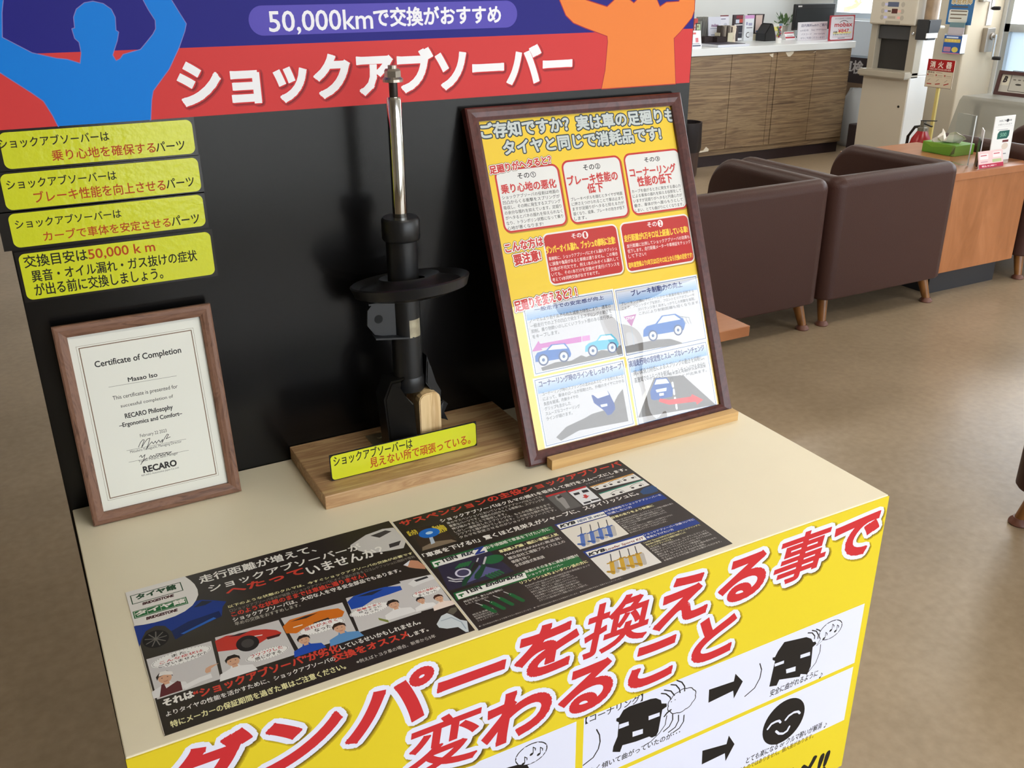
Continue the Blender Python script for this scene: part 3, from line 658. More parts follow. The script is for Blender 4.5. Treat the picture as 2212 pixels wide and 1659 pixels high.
# window cranks on the pillar's near side
M_STEEL = mat('brushed_steel', (170, 162, 152), .35, .7)
def crank(px0, py0, px1, py1, label, loc=None):
    y = 4.36; m = on_y((px0 + px1) / 2, (py0 + py1) / 2, y - .03); z0, z1 = on_y((px0 + px1) / 2 - 3, py1, y - .03).z, on_y((px0 + px1) / 2 + 3, py0, y - .03).z
    rt = thing('window_crank', label, 'window crank', (m.x, y, z0), 'high window cranks')
    x0, x1 = m.x - .05, m.x + .045; cx = m.x + .015; cz = z0 + (z1 - z0) * .65
    b = B(); b.box(x0, x1, y - .045, y, z0, z1, .004); b.obj('gear_box', M_STEEL, rt)
    b = B(); b.lathe((cx, y - .045, cz), [(.028, 0), (.028, .012), (.012, .016), (.012, .03)], 18, (0, -1, 0)); b.obj('hub', M_STEEL, rt, True)
    b = B(); b.box(cx - .008, cx + .012, y - .083, y - .073, z0 - .055, cz + .015, .003); b.obj('crank_arm', mat('bright_steel', (206, 206, 204), .25, .7), rt)
    b = B(); b.lathe((cx + .002, y - .083, z0 - .045), [(.011, 0), (.014, .01), (.014, .05), (.011, .06)], 14, (.5, -.85, 0)); b.obj('crank_knob', M_BLACK, rt, True)
    return rt
crank(2119, 60, 2152, 112, 'steel window crank with black knob, lower one on the white pillar side')
crank(2119, -48, 2150, 4, 'steel window crank with black knob, upper one at the top edge of the photo')
b = B(); a = on_y(2138, 40, 4.35); b.box(a.x - .03, a.x + .03, 4.35, 4.36, 1.06, 1.24, .002); tag(b.obj('cable_cover', mat('white_conduit', (222, 220, 218), .4)), 'white vertical cable cover running between the two window cranks', 'cable cover')
# extinguisher sign on its stand, extinguisher
SX = 6.3
q = [on_x(*c, SX) for c in ((2005, 126), (2062, 132), (2056, 193), (1998, 187))]; ya, yb, za, zb = (q[0].y + q[3].y) / 2, (q[1].y + q[2].y) / 2, (q[2].z + q[3].z) / 2, (q[0].z + q[1].z) / 2
rt = thing('extinguisher_sign', 'red and cream fire extinguisher sign on a thin yellow post by the pillar', 'sign', (SX, (ya + yb) / 2, 0))
b = B(); b.box(SX, SX + .004, yb, ya, za, zb); b.obj('sign_board', mat('sign_cream', (214, 200, 176), .5), rt)
b = B(); b.box(SX + .004, SX + .02, (ya + yb) / 2 - .012, (ya + yb) / 2 + .012, 0, zb - .03); b.obj('post', mat('yellow_post', (214, 196, 120), .5), rt)
b = B(); b.box(SX - .03, SX + .06, (ya + yb) / 2 - .05, (ya + yb) / 2 + .05, 0, .012); b.obj('foot_plate', mat('yellow_post', (214, 196, 120), .5), rt)
p = Print((SX - .001, ya, za), (0, -1, 0), (0, 0, 1)); W, h = ya - yb, zb - za
p.rect(0, h * .6, W, h, (166, 32, 34), 1)
for i, s_ in enumerate('消火器'): p.text_box(s_, W * (.1 + .3 * i), h * .71, W * (.29 + .3 * i), h * .93, (238, 226, 214), 2, bold=.03)
p.text_box('FIRE EXTINGUISHER', W * .1, h * .625, W * .9, h * .68, (228, 200, 190), 2, bold=.02); p.text_box('使用法', W * .05, h * .5, W * .3, h * .57, (80, 60, 50), 2, bold=.02)
p.rect(W * .36, h * .525, W * .6, h * .54, (130, 110, 100), 2)
for i in range(3):
    x = W * (.04 + .32 * i); p.rect(x, h * .42, x + W * .05, h * .47, (160, 50, 40), 2); p.rect(x + W * .08, h * .43, x + W * .26, h * .445, (150, 130, 110), 2); p.rect(x, h * .38, x + W * .26, h * .39, (170, 150, 130), 2)
    p.line([(x + W * .04, h * .12), (x + W * .2, h * .12 + h * .03 * i)], h * .035, (170, 52, 40), 2); p.line([(x + W * .05, h * .22), (x + W * .14, h * .3)], h * .012, (110, 90, 80), 2)
p.frame(0, 0, W, h * .6, .003, (120, 96, 80), 2); p.obj('print', rt)
EX = 5.98; ey = on_x(1991, 290, EX).y; ez = on_x(1997, 255, EX).z
rt = thing('fire_extinguisher', 'red fire extinguisher with black hose standing before the pillar', 'fire extinguisher', (EX, ey, 0))
r_ = .078; zs = ez - .16
b = B(); b.lathe((EX, ey, 0), [(r_ * .95, 0), (r_, .01), (r_, zs - .03), (r_ * .85, zs + .015), (r_ * .5, zs + .06), (.03, zs + .075)], 28); b.obj('cylinder', mat('extinguisher_red', (158, 22, 30), .25), rt, True)
b = B(); b.lathe((EX, ey, zs - .085), [(r_ + .001, 0), (r_ + .001, .03)], 28, cap=False); b.obj('label_band', mat('label_cream', (206, 196, 170), .5), rt)
b = B(); b.lathe((EX, ey, zs + .07), [(.034, 0), (.034, .022), (.02, .028), (.02, .07)], 18); b.obj('valve', mat('valve_metal', (150, 146, 136), .3, .6), rt, True)
b = B(); b.obox((EX - .015, ey - .11, zs + .15), (1, 0, 0), (0, .97, -.1), (0, .1, .97), .02, .13, .006); b.obox((EX - .012, ey - .08, zs + .105), (1, 0, 0), (0, .97, .2), (0, -.2, .97), .016, .09, .008); b.obj('handle', M_BLACK, rt)
b = B(); b.tube([(EX, ey + .01, zs + .1), (EX - .01, ey + .06, zs + .09), (EX - .02, ey + .1, zs + .02), (EX - .02, ey + .105, zs - .12), (EX - .02, ey + .1, .06)], .011, 8); b.obj('hose', M_BLACK, rt, True)

# banner under the corner window and clutter in the gap
rt = thing('dark_banner', 'dark brown banner with pale characters glimpsed between counter and drink dispenser', 'banner', (7.05, 5.6, 0))
b = B(); b.box(7.06, 7.07, 5.3, 6.35, .12, .74); b.obj('banner_sheet', mat('banner_brown', (46, 34, 36), .6), rt)
p = Print((7.0595, 6.35, 0), (0, -1, 0), (0, 0, 1)); u, v = p.at('0', 1855, 147); p.text_box('車検', u - .19, v - .05, u + .045, v + .06, (190, 186, 186), 1, bold=.03)
p.rect(.1, .4, .95, .52, (126, 104, 84), 1); p.obj('lettering', rt)
b = B(); b.box(7.068, 7.098, 4.9, 6.4, .76, 1.05); tag(b.obj('frosted_board', mat('pale_blue_board', (214, 226, 240), .6)), 'pale blue-white board fixed under the corner window', 'board')
bx = on_x(1847, 215, 6.9)
b = B(); b.lathe((6.9, bx.y, 0), [(.1, 0), (.13, .05), (.13, .28), (.1, .42), (.05, .5)], 14)
for v in b.bm.verts: v.co += Vector((random.uniform(-.02, .02), random.uniform(-.02, .02), 0))
tag(b.obj('plastic_bag', mat('grey_bag', (176, 178, 180), .4), smooth=True), 'crumpled grey-white bag in the gap behind the drink dispenser', 'bag')
bx = on_x(1838, 300, 6.6)
b = B(); b.box(6.5, 6.66, 4.78, 5.06, 0, .26, .01); tag(b.obj('wicker_basket', M_WICK), 'dark ribbed basket on the floor between counter and drink dispenser', 'basket')

# table under translucent vinyl with a framed portrait
VX0, VX1, VY0, VY1, VZ = 5.72, 6.5, 2.2, 3.4, .7
rt = thing('vinyl_covered_table', 'small table draped in grey translucent vinyl by the right wall', 'table', ((VX0 + VX1) / 2, 2.8, 0))
b = B(); b.box(VX0 + .03, VX1 - .03, VY0 + .03, VY1 - .03, VZ - .05, VZ - .02); b.obj('tabletop', mat('grey_table_top', (168, 164, 156), .4), rt)
for xx in (VX0 + .06, VX1 - .06):
    for yy in (VY0 + .08, VY1 - .08):
        b = B(); b.tube([(xx, yy, 0), (xx, yy, VZ - .05)], .02); b.obj('leg', mat('dark_leg', (70, 62, 56), .4), rt)
b = B(); n = 40; ring = []
per = [(VX0, VY0 + (VY1 - VY0) * i / 12) for i in range(12)] + [(VX0 + (VX1 - VX0) * i / 8, VY1) for i in range(8)] + [(VX1, VY1 - (VY1 - VY0) * i / 12) for i in range(12)] + [(VX1 - (VX1 - VX0) * i / 8, VY0) for i in range(8)]
top = [b.bm.verts.new((x, y, VZ)) for x, y in per]; cxv, cyv = (VX0 + VX1) / 2, (VY0 + VY1) / 2
b.bm.faces.new(top)
for lv, (dz, ex_) in enumerate(((-.03, .012), (-.16, .02), (-.3, .03))):
    low = []
    for i, (x, y) in enumerate(per):
        k = ex_ + .012 * math.sin(i * 1.7) * lv; d = Vector((x - cxv, y - cyv, 0)); d = Vector((math.copysign(1, d.x) if abs(d.x) > (VX1 - VX0) / 2 - .01 else 0, math.copysign(1, d.y) if abs(d.y) > (VY1 - VY0) / 2 - .01 else 0, 0))
        low.append(b.bm.verts.new((x + d.x * k, y + d.y * k, VZ + dz + .015 * math.sin(i * .9) * lv)))
    for i in range(len(per)): b.bm.faces.new((top[i], top[(i + 1) % len(per)], low[(i + 1) % len(per)], low[i]))
    top = low
def vinyl_mat():
    m = bpy.data.materials.new('translucent_vinyl'); m.use_nodes = True; t = m.node_tree; t.nodes.remove(t.nodes['Principled BSDF']); out = t.nodes['Material Output']
    a = t.nodes.new('ShaderNodeBsdfTransparent'); a.inputs[0].default_value = (.82, .82, .8, 1); d = t.nodes.new('ShaderNodeBsdfPrincipled'); setp(d, Base_Color=lin((176, 174, 164)), Roughness=.3)
    mx = t.nodes.new('ShaderNodeMixShader'); mx.inputs[0].default_value = .55; t.links.new(a.outputs[0], mx.inputs[1]); t.links.new(d.outputs[0], mx.inputs[2]); t.links.new(mx.outputs[0], out.inputs[0]); return m
b.obj('vinyl_cover', vinyl_mat(), rt, True)
q0 = on_x(2165, 151, 6.0); fz = q0.z - VZ; fy = q0.y
rt = thing('framed_portrait', 'dark framed portrait print leaning on the vinyl-covered table', 'picture frame', (6.0, fy - .16, VZ))
th = .16; w = Vector((math.sin(th), 0, math.cos(th))); u = Vector((0, -1, 0)); o = Vector((5.95, fy + .0, VZ)); L_, H_, t_ = .33, fz / math.cos(th), .022
n_ = u.cross(w)
b = B()
for aa, bb, la, lb in ((0, 0, L_, t_), (0, H_ - t_, L_, t_), (0, t_, t_, H_ - 2 * t_), (L_ - t_, t_, t_, H_ - 2 * t_)): b.obox(o + u * aa + w * bb, u, w, n_ * -1, la, lb, .018)
b.obj('frame', mat('portrait_frame', (74, 40, 38), .35), rt)
b = B(); b.obox(o + u * t_ + w * t_ - n_ * .012, u, w, n_ * -1, L_ - 2 * t_, H_ - 2 * t_, .004); b.obj('picture_sheet', mat('portrait_paper', (196, 192, 182), .4), rt)
p = Print(o - n_ * .011, u, w)
p.n = -p.n if p.n.x > 0 else p.n
p.rect(.025, H_ - .09, .085, H_ - .024, (220, 214, 196), 1); p.text_box('B', .04, H_ - .07, .066, H_ - .035, (50, 44, 44), 2, bold=.06, shear=.25)
p.frame(.09, .03, .22, .16, .004, (90, 86, 80), 1); p.rect(.11, .1, .13, .107, (120, 116, 108), 2); p.rect(.145, .1, .165, .107, (120, 116, 108), 2); p.rect(.18, .1, .2, .107, (120, 116, 108), 2); p.ellipse(.155, .075, .022, .006, (70, 66, 62), 2)
p.obj('picture_print', rt)

# ================================================================== SEATING
M_LEATHER = mat('brown_leatherette', (66, 42, 36), .42, spec=.22, bump=(260, .12), noise=(2, .06))
M_LEGW = wood('leg_wood', [(.3, (116, 74, 34)), (.7, (150, 100, 52))], (12, 12, 1), 3, .35)
M_CAP = mat('brown_leg_cap', (104, 62, 48), .45)
def make_chair():
    """tub chair at the origin, back towards -Y; 0.78 wide, 0.70 deep"""
    rt = thing('tub_chair', 'chair', 'armchair', (0, 0, 0), 'brown leatherette tub chairs')
    W, D, Z0, Z1, T = .78, .70, .125, .665, .09
    rc, rf, hx = .016, .13, W / 2 - T / 2
    def section(b, x, y, dx, dy, top):
        """one slice of the upholstered wall: centre x, y, outward direction dx, dy, height of its rounded top"""
        r = min(T / 2, (top - Z0) * .9); ring = [(-T / 2 + .006, Z0), (-T / 2, Z0 + .008), (-T / 2, top - r)] + [(-r * math.cos(R(a)) * (T / 2 / r), top - r + r * math.sin(R(a))) for a in range(15, 180, 15)] + [(T / 2, top - r), (T / 2, Z0 + .008), (T / 2 - .006, Z0)]
        lo = -rc * .98 if abs(dx * dy) > 1e-6 else -1
        return [b.bm.verts.new((x + dx * max(q, lo), y + dy * max(q, lo), z)) for q, z in ring]
    def sweep(name, secs, cap):
        b = B(); rings = [section(b, *q) for q in secs]
        for a, c in zip(rings, rings[1:]):
            for k in range(len(a)): b.bm.faces.new((a[k], a[(k + 1) % len(a)], c[(k + 1) % len(a)], c[k]))
        if cap: b.bm.faces.new(rings[0])
        b.obj(name, M_LEATHER, rt, 'soft')
    sweep('backrest', [(x, T / 2, 0, -1, Z1) for x in (-hx + rc, 0, hx - rc)], False)
    for s in (-1, 1):
        secs = []
        for e in (0, .003, .008, .016, .027, .041, .058, .08, .105, .13): secs.append((s * hx, D - e, s, 0, Z1 - rf + math.sqrt(max(0, rf * rf - (rf - e) ** 2))))
        secs += [(s * hx, .4, s, 0, Z1), (s * hx, T / 2 + rc, s, 0, Z1)]
        for a in (15, 30, 45, 60, 75, 90): secs.append((s * (hx - rc + rc * math.cos(R(a))), T / 2 + rc - rc * math.sin(R(a)), s * math.cos(R(a)), -math.sin(R(a)), Z1))
        sweep('arm', secs, True)
    b = B(); b.box(-W / 2 + T, W / 2 - T, T, D - .02, Z0, .27, .01); b.obj('seat_base', M_LEATHER, rt, 'soft')
    b = B(); b.box(-W / 2 + T + .004, W / 2 - T - .004, T + .004, D, .272, .4, .035, 4); b.obj('seat_cushion', M_LEATHER, rt, 'soft')
    for sx in (-1, 1):
        for y, dy in ((.07, -.035), (D - .08, .035)):
            b = B(); x = sx * (W / 2 - .07); b.tube([(x + sx * .02, y + dy, .012), (x, y, Z0 + .01)], .017, 14, .026); lg = b.obj('leg', M_LEGW, rt, True)
            b = B(); b.lathe((x + sx * .02, y + dy, 0), [(.027, 0), (.03, .004), (.028, .011), (.021, .018), (.019, .022)], 18); b.obj('leg_cap', M_CAP, lg, True)
    return rt
ch = make_chair()
spots = [(2.667, 1.925, 0, 'brown tub chair seen from behind, left of the pair facing the counter'),
         (3.463, 1.925, 0, 'brown tub chair seen from behind, between the other rear-view chair and the wooden side table'),
         (4.86, 1.95, 0, 'brown tub chair beyond the wooden side table, partly hidden by its sign holders'),
         (2.726, .49, 180, 'brown tub chair cut off by the right edge, nearest the display table')]
for i, (x, y, rz, lb) in enumerate(spots):
    o = ch if i == 0 else copy_tree(ch)
    o.location = (x, y, 0); o.rotation_euler = (0, 0, R(rz)); o['label'] = lb
# side table between the chairs
M_CHERRY = wood('cherry_laminate', [(.3, (150, 94, 54)), (.55, (168, 108, 66)), (.75, (180, 120, 78))], (7, 7, 2), 1.6, .35, .6)
M_CHERRYT = wood('cherry_laminate_top', [(.3, (156, 98, 62)), (.7, (180, 122, 82))], (3, 14, 3), 1.4, .3, .5)
TX0, TX1, TY0, TY1, TZ = 3.885, 4.45, 1.975, 2.68, .6
rt = thing('side_table', 'orange-brown wooden box table on a black plinth between tub chairs', 'side table', ((TX0 + TX1) / 2, 2.3, 0))
b = B(); b.box(TX0 - .01, TX1, TY0, TY1, TZ - .034, TZ, .002); b.obj('tabletop', M_CHERRYT, rt)
b = B(); b.box(TX0, TX1 - .012, TY0 + .012, TY1 - .012, .118, TZ - .037); b.obj('cabinet_body', M_CHERRY, rt)
b = B(); b.box(TX0 + .02, TX1 - .06, TY0 + .06, TY1 - .06, 0, .118); b.obj('plinth', mat('black_plinth', (38, 38, 42), .5), rt)
# on it: tissues, sign holders
q = [on_z(*c, TZ) for c in ((2001, 325), (2060, 339), (2097, 338))]
bx0, by0 = q[1].x, q[1].y; by1 = q[0].y; bx1 = on_y(2105, 318, by0).x
rt = thing('tissue_box', 'green tissue box with a white tissue sticking out, on the wooden side table', 'tissue box', ((bx0 + bx1) / 2, (by0 + by1) / 2, TZ))
hz = on_y(2059, 316, by0).z
b = B(); b.box(bx0, bx1, by0, by1, TZ, hz, .003); b.obj('carton', mat('green_carton', (106, 164, 50), .4), rt)
p = Print((bx0 - .0006, by1, TZ), (0, -1, 0), (0, 0, 1)); L_ = by1 - by0; h = hz - TZ
p.poly([(0, h), (L_ * .3, h * .55), (L_, h * .9), (L_, h)], (128, 184, 70), 1); p.poly([(0, 0), (L_ * .3, h * .1), (L_ * .85, 0)], (70, 112, 36), 1); p.poly([(L_ * .86, 0), (L_, h * .3), (L_, h * .9), (L_ * .9, .3 * h)], (70, 104, 44), 1); p.obj('print', rt)
b = B(); cx, cy = (bx0 + bx1) / 2, (by0 + by1) / 2; rows = []
for i in range(9):
    yy = cy - .075 + .15 * i / 8; row = []
    for j in range(5):
        t = j / 4; row.append(b.bm.verts.new((cx - .02 + .04 * math.sin(t * 3 + i * .7) + .012 * math.sin(i * 1.9), yy + .012 * math.sin(j * 2 + i), hz - .002 + t * (.05 + .014 * math.sin(i * 1.3) - (.022 if i in (3, 4) else 0)))))
    rows.append(row)
for r0, r1 in zip(rows, rows[1:]):
    for j in range(4): b.bm.faces.new((r0[j], r0[j + 1], r1[j + 1], r1[j]))
b.obj('tissue', mat('tissue_white', (238, 234, 226), .8), rt, True)
M_ACR = pane_mat('clear_acrylic', (.93, .95, .95), .06)
q = [on_z(*c, TZ) for c in ((2140, 337), (2178, 345))]; y = q[1].y
x0, x1 = on_y(2138, 335, y).x, on_y(2178, 345, y).x; zt = on_y(2172, 251, y).z
rt = thing('tall_table_sign', 'tall white acrylic table sign with a green panel, on the wooden side table', 'sign', ((x0 + x1) / 2, y, TZ))
b = B(); b.obox((x0, y, TZ + .004), (1, 0, 0), (0, 1, 0), (0, .03, 1), x1 - x0, .004, zt - TZ - .004); b.obj('acrylic_sheet', M_WHITE, rt)
b = B(); b.box(x0, x1 + .02, y - .06, y + .05, TZ, TZ + .004); b.obj('foot', M_ACR, rt)
p = Print((x0, y - .0008, TZ + .004), (1, 0, 0), (0, .03, 1)); W, h = x1 - x0, zt - TZ
p.text_box('次回ご来店の際', W * .2, h * .86, W * .82, h * .9, (90, 90, 96), 1, bold=.02); p.ellipse(W * .62, h * .88, W * .07, h * .035, (60, 60, 64), 2); p.text_box('お選びになれます', W * .18, h * .78, W * .86, h * .82, (120, 120, 126), 1)
p.rect(W * .08, h * .75, W * .96, h * .753, (180, 180, 190), 1); p.poly([(W * .22, h * .48), (W * .72, h * .48), (W * .8, h * .54), (W * .8, h * .66), (W * .3, h * .66), (W * .22, h * .6)], (36, 92, 84), 1)
p.text_box('500', W * .36, h * .53, W * .66, h * .61, (120, 170, 150), 2, bold=.03); p.rect(W * .52, h * .4, W * .82, h * .45, (110, 50, 50), 1); p.ellipse(W * .68, h * .31, W * .16, h * .075, (214, 200, 186), 1); p.rect(W * .2, h * .68, W * .7, h * .69, (130, 130, 140), 1); p.rect(W * .14, h * .13, W * .8, h * .15, (120, 120, 126), 1); p.obj('print', rt)
q = on_z(2113, 372, TZ), on_z(2166, 357, TZ); y = TY0 + .02; x0, x1 = on_y(2113, 372, y).x, on_y(2167, 358, y).x
rt = thing('price_stand', 'clear acrylic table stand with a pink sheet and crimson strip at the front edge', 'sign holder', ((x0 + x1) / 2, y, TZ))
th = .25; w = Vector((0, math.sin(th), math.cos(th))); zt = .07
b = B(); b.obox((x0, y, TZ + .002), (1, 0, 0), (0, 1, 0), w, x1 - x0, .004, .078); b.obj('sheet', mat('pink_sheet', (222, 190, 190), .45), rt)
p = Print((x0, y - .0008, TZ + .002), (1, 0, 0), w); W, h = x1 - x0, .078
p.rect(0, 0, W, h * .24, (172, 36, 66), 1); p.text_box('税込 ¥1,980〜', W * .12, h * .06, W * .72, h * .17, (240, 220, 226), 2, bold=.02)
for a0, b0 in ((.05, .52), (.58, .58)): p.rect(W * a0, h * b0, W * (a0 + .34), h * (b0 + .32), (238, 220, 220), 2, .003); p.rect(W * (a0 + .03), h * (b0 + .2), W * (a0 + .28), h * (b0 + .25), (176, 52, 72), 3)
p.rect(W * .55, h * .3, W * .92, h * .48, (176, 190, 140), 2); p.rect(W * .08, h * .34, W * .36, h * .4, (196, 150, 160), 2); p.obj('print', rt)
b = B(); b.box(x0, x1, y, y + .025, TZ, TZ + .002); b.obj('foot', M_ACR, rt)
y2 = y + .045; xa = on_y(2117, 330, y2).x; zt = on_y(2122, 283, y2).z
rt = thing('card_holder', 'thin white card seen edge-on in a black-backed holder at the side table front', 'sign holder', (xa, y2, TZ))
b = B(); b.obox((xa, y2, TZ + .004), (.75, .66, 0), (.66, -.75, 0), (0, .0, 1), .11, .004, zt - TZ - .004); b.obj('card', M_PAPER, rt)
b = B(); b.obox((xa - .006, y2 + .003, TZ), (.75, .66, 0), (.66, -.75, 0), (0, 0, 1), .11, .004, (zt - TZ) * .72); b.obj('back_plate', M_BLACK, rt)
y3 = on_z(2098, 357, TZ).y; xa = on_z(2098, 357, TZ).x; zt = on_y(2108, 252, y3).z
rt = thing('acrylic_stand', 'clear empty acrylic stand between the tissue box and the white card', 'sign holder', (xa, y3, TZ))
b = B(); b.obox((xa - .03, y3, TZ + .003), (.3, .95, 0), (.95, -.3, 0), (0, .0, 1), .14, .004, zt - TZ); b.obj('upright', M_ACR, rt)
b = B(); b.obox((xa - .03, y3 - .001, TZ + .003), (.3, .95, 0), (.95, -.3, 0), (0, .0, 1), .004, .005, zt - TZ + .001); b.obj('painted_edge_highlight', mat('edge_highlight_paint', (214, 222, 224), .1), rt)  # pale opaque strip, painted as the light caught along the clear edge
b = B(); b.obox((xa - .06, y3 + .02, TZ), (.3, .95, 0), (.95, -.3, 0), (0, 0, 1), .1, .03, .003); b.obj('foot', M_ACR, rt)
# low table whose corner shows beside the framed poster
LX, LY, LZ = 2.06, 1.28, .4
rt = thing('low_table', 'orange-brown low table corner showing right of the framed poster', 'low table', (LX - .55, LY + .22, 0))
b = B(); b.box(LX - 1.1, LX, LY, LY + .45, LZ - .036, LZ, .002); b.obj('tabletop', M_CHERRYT, rt)
for xx in (LX - 1.02, LX - .2):
    for yy in (LY + .08, LY + .37):
        b = B(); b.box(xx - .02, xx + .02, yy - .02, yy + .02, 0, LZ - .036); b.obj('leg', M_CHERRY, rt)

# ================================================================== DISPLAY TABLE AND BOARD
TW, TD, TH = 1.2, .606, .66
M_CREAM = mat('cream_laminate', (236, 227, 200), .42, noise=(5, .025))
M_CREAM2 = mat('cream_edge', (196, 178, 148), .5)
rt = thing('display_table', 'cream-topped display table in front of the black board, carrying the signs and the shock absorber', 'display table', (TW / 2, TD / 2, 0))
b = B(); b.box(0, TW, 0, TD - .001, TH - .02, TH, .0015); b.obj('tabletop', M_CREAM, rt)
b = B(); b.box(.002, TW - .002, .002, TD - .004, .07, TH - .02); b.obj('cabinet_body', M_CREAM2, rt)
for x in (.08, TW - .08):
    for y in (.08, TD - .08):
        b = B(); b.box(x - .012, x + .012, y - .02, y + .02, .05, .07); b.lathe((x - .012, y, .028), [(.02, 0), (.028, .004), (.028, .02), (.02, .024)], 18, (1, 0, 0)); b.obj('caster', M_BLACK, rt, True)
rt = thing('display_board', 'tall black display board standing behind the cream table', 'display board', (TW / 2, TD, 0))
def board_mat():
    m = mat('black_board_laminate', (13, 12, 12), .2, spec=.3, bump=(3, .02)); return m
BX0, BX1, BZ1 = -.004, 1.2094, 1.9
b = B(); b.box(BX0, BX1, TD, TD + .02, .004, BZ1, .0012); b.obj('panel', board_mat(), rt)
b = B(); b.box(.1, .14, TD + .02, TD + .3, .004, .03); b.box(1.06, 1.1, TD + .02, TD + .3, .004, .03); b.obj('rear_foot', M_BLACK, rt)

# header sign
TDF = TD - .0015
hd = thing('header_sign', 'blue and red header panel with white katakana lettering and two arm-raising silhouettes on the board', 'sign', (TW / 2, TD, 1.3))
p = Print((BX0, TDF, 0), (1, 0, 0), (0, 0, 1)); HW = BX1 - BX0
z1 = p.at('0', 700, 233)[1]; z2 = p.at('0', 700, 92)[1]
b = B(); b.box(BX0 + .001, BX1 - .003, TDF, TD - .0002, z1, BZ1 - .01); b.obj('sheet', mat('header_sheet', (200, 60, 60), .4), hd)
RED, BLUE = (206, 58, 58), (28, 24, 124)
p.rect(.001, z1, HW - .003, z2, RED, 1); p.rect(.001, z2, HW - .003, BZ1 - .01, BLUE, 1)
def clampx(pts): return [(min(max(x, .001), HW - .003), y) for x, y in pts]
man = [(372, 800), (340, 740), (280, 645), (200, 590), (0, 462), (-90, 400), (-110, 330), (-60, 0), (-50, -150), (20, -150), (18, 0), (10, 80), (12, 240), (205, 340), (360, 375), (430, 382), (515, 408), (522, 340), (508, 270), (480, 245), (462, 185), (480, 180), (473, 110), (490, 60), (540, 20), (595, 10), (660, 25), (710, 60), (735, 110), (740, 195), (757, 205), (748, 260), (738, 290), (718, 352), (742, 392), (770, 378), (790, 350), (900, 318), (940, 270), (980, 220), (998, 185), (995, 130), (950, 60), (918, 0), (880, -120), (1050, -120), (1095, 0), (1190, 152), (1180, 200), (1145, 300), (1080, 440), (978, 580), (968, 640), (962, 765)]
mp = clampx([p.at('A', *q) for q in man]); mp[0] = (mp[0][0], z1); mp[-1] = (mp[-1][0], z1)
p.line(mp[:-1] + [mp[-1]], .0022, (120, 120, 190), 2); p.poly(mp, (0, 122, 218), 3)
om = [(1408, 0), (1445, 90), (1490, 135), (1560, 165), (1692, 215), (1695, 250), (1680, 420), (1658, 532), (2098, 503), (2088, 228), (2125, 190), (2195, 105), (2215, 60), (2215, -90), (2160, -90), (2120, 10), (2045, 15), (2005, 42), (1985, -5), (1975, -90), (1890, -90), (1870, 0), (1850, 20), (1825, 0), (1810, -90), (1745, -90), (1735, 0), (1690, 42), (1605, 15), (1560, 0), (1500, -90), (1390, -90)]
mp = clampx([p.at('B', *q) for q in om]); mp[7] = (mp[7][0], z1); mp[8] = (mp[8][0], z1)
p.line(mp, .003, (170, 44, 50), 2, True); p.poly(mp, (232, 128, 56), 3)
a0, b0, a1, b1 = p.at('0', 537, 45)[0], p.at('0', 574, 77)[1], p.at('0', 1117, 30)[0], p.at('0', 557, 12)[1]
p.rect(a0, b0, a1, b1, (88, 78, 180), 2, (b1 - b0) / 2, 8)
WH = (240, 240, 246)
p.text('A', '50,000km', (1728, 224), ('B', 292, 155), (1745, 72), WH, 3, bold=.012)
p.text('B', 'で交換がおすすめ', (300, 160), (1054, 130), (560, 42), WH, 3, bold=.03)
p.text('A', 'ショックアブソーバー', (1172, 683), ('B', 1472, 412), ('B', 1256, 268), (242, 242, 246), 7, bold=.045, square=True,
       out=((.075, (206, 52, 54)),), shadow=(.03, -.03, [(.1, (176, 50, 52)), (.075, (150, 42, 46)), (.06, (128, 34, 40))]))
p.obj('print', hd)

# four laminated captions on the board, one more on the wooden base
BK, RD, YL = (34, 32, 22), (176, 70, 26), (206, 212, 36)
def lam_mat():
    m = mat('glossy_laminate', YL, .16, spec=.6, bump=(90, .06)); return m
def caption(label, bounds, over, texts, group='yellow laminated captions on the board'):
    p = Print((0, TDF, 0), (1, 0, 0), (0, 0, 1)); x0, z0, x1, z1 = bounds(p)
    rt = thing('caption_sticker', label, 'sign', ((x0 + x1) / 2, TD, (z0 + z1) / 2), group)
    b = B(); b.box(x0 - over, x1 + .004, TD - .0011, TD - .0002, z0 - .0035, z1 + .0035); b.obj('backing', mat('black_laminate', (26, 24, 24), .15), rt)
    p.rect(x0, z0, x1, z1, lam_mat(), 1, .009)
    for t in texts: p.text(t[0], t[1], t[2], t[3], t[4], t[5], 3, bold=.014)
    p.obj('print', rt)
caption('top yellow caption on the black board, directly under the red header', lambda p: (p.at('0', 4, 330)[0], p.at('0', 425, 331)[1], p.at('0', 418, 295)[0], p.at('0', 412, 258)[1]), .02,
        [('Z', 'ショックアブソーバーは', (-8, 605), (1742, 460), (1670, 318), BK), ('A', '乗り心地を確保する', (338, 1030), (998, 972), (378, 957), RD), ('A', 'パーツ', (1002, 972), (1183, 945), (1050, 905), BK)])
caption('second yellow caption from the top on the black board, red words about braking', lambda p: (p.at('0', 5, 410)[0], p.at('0', 437, 412)[1], p.at('0', 431, 376)[0], p.at('0', 425, 340)[1]), .017,
        [('Z', 'ショックアブソーバーは', (120, 1255), (1860, 1080), (1790, 945), BK), ('A', 'ブレーキ性能を向上させる', (225, 1300), (1062, 1215), (504, 1199), RD), ('A', 'パーツ', (1068, 1207), (1243, 1180), (1110, 1140), BK)])
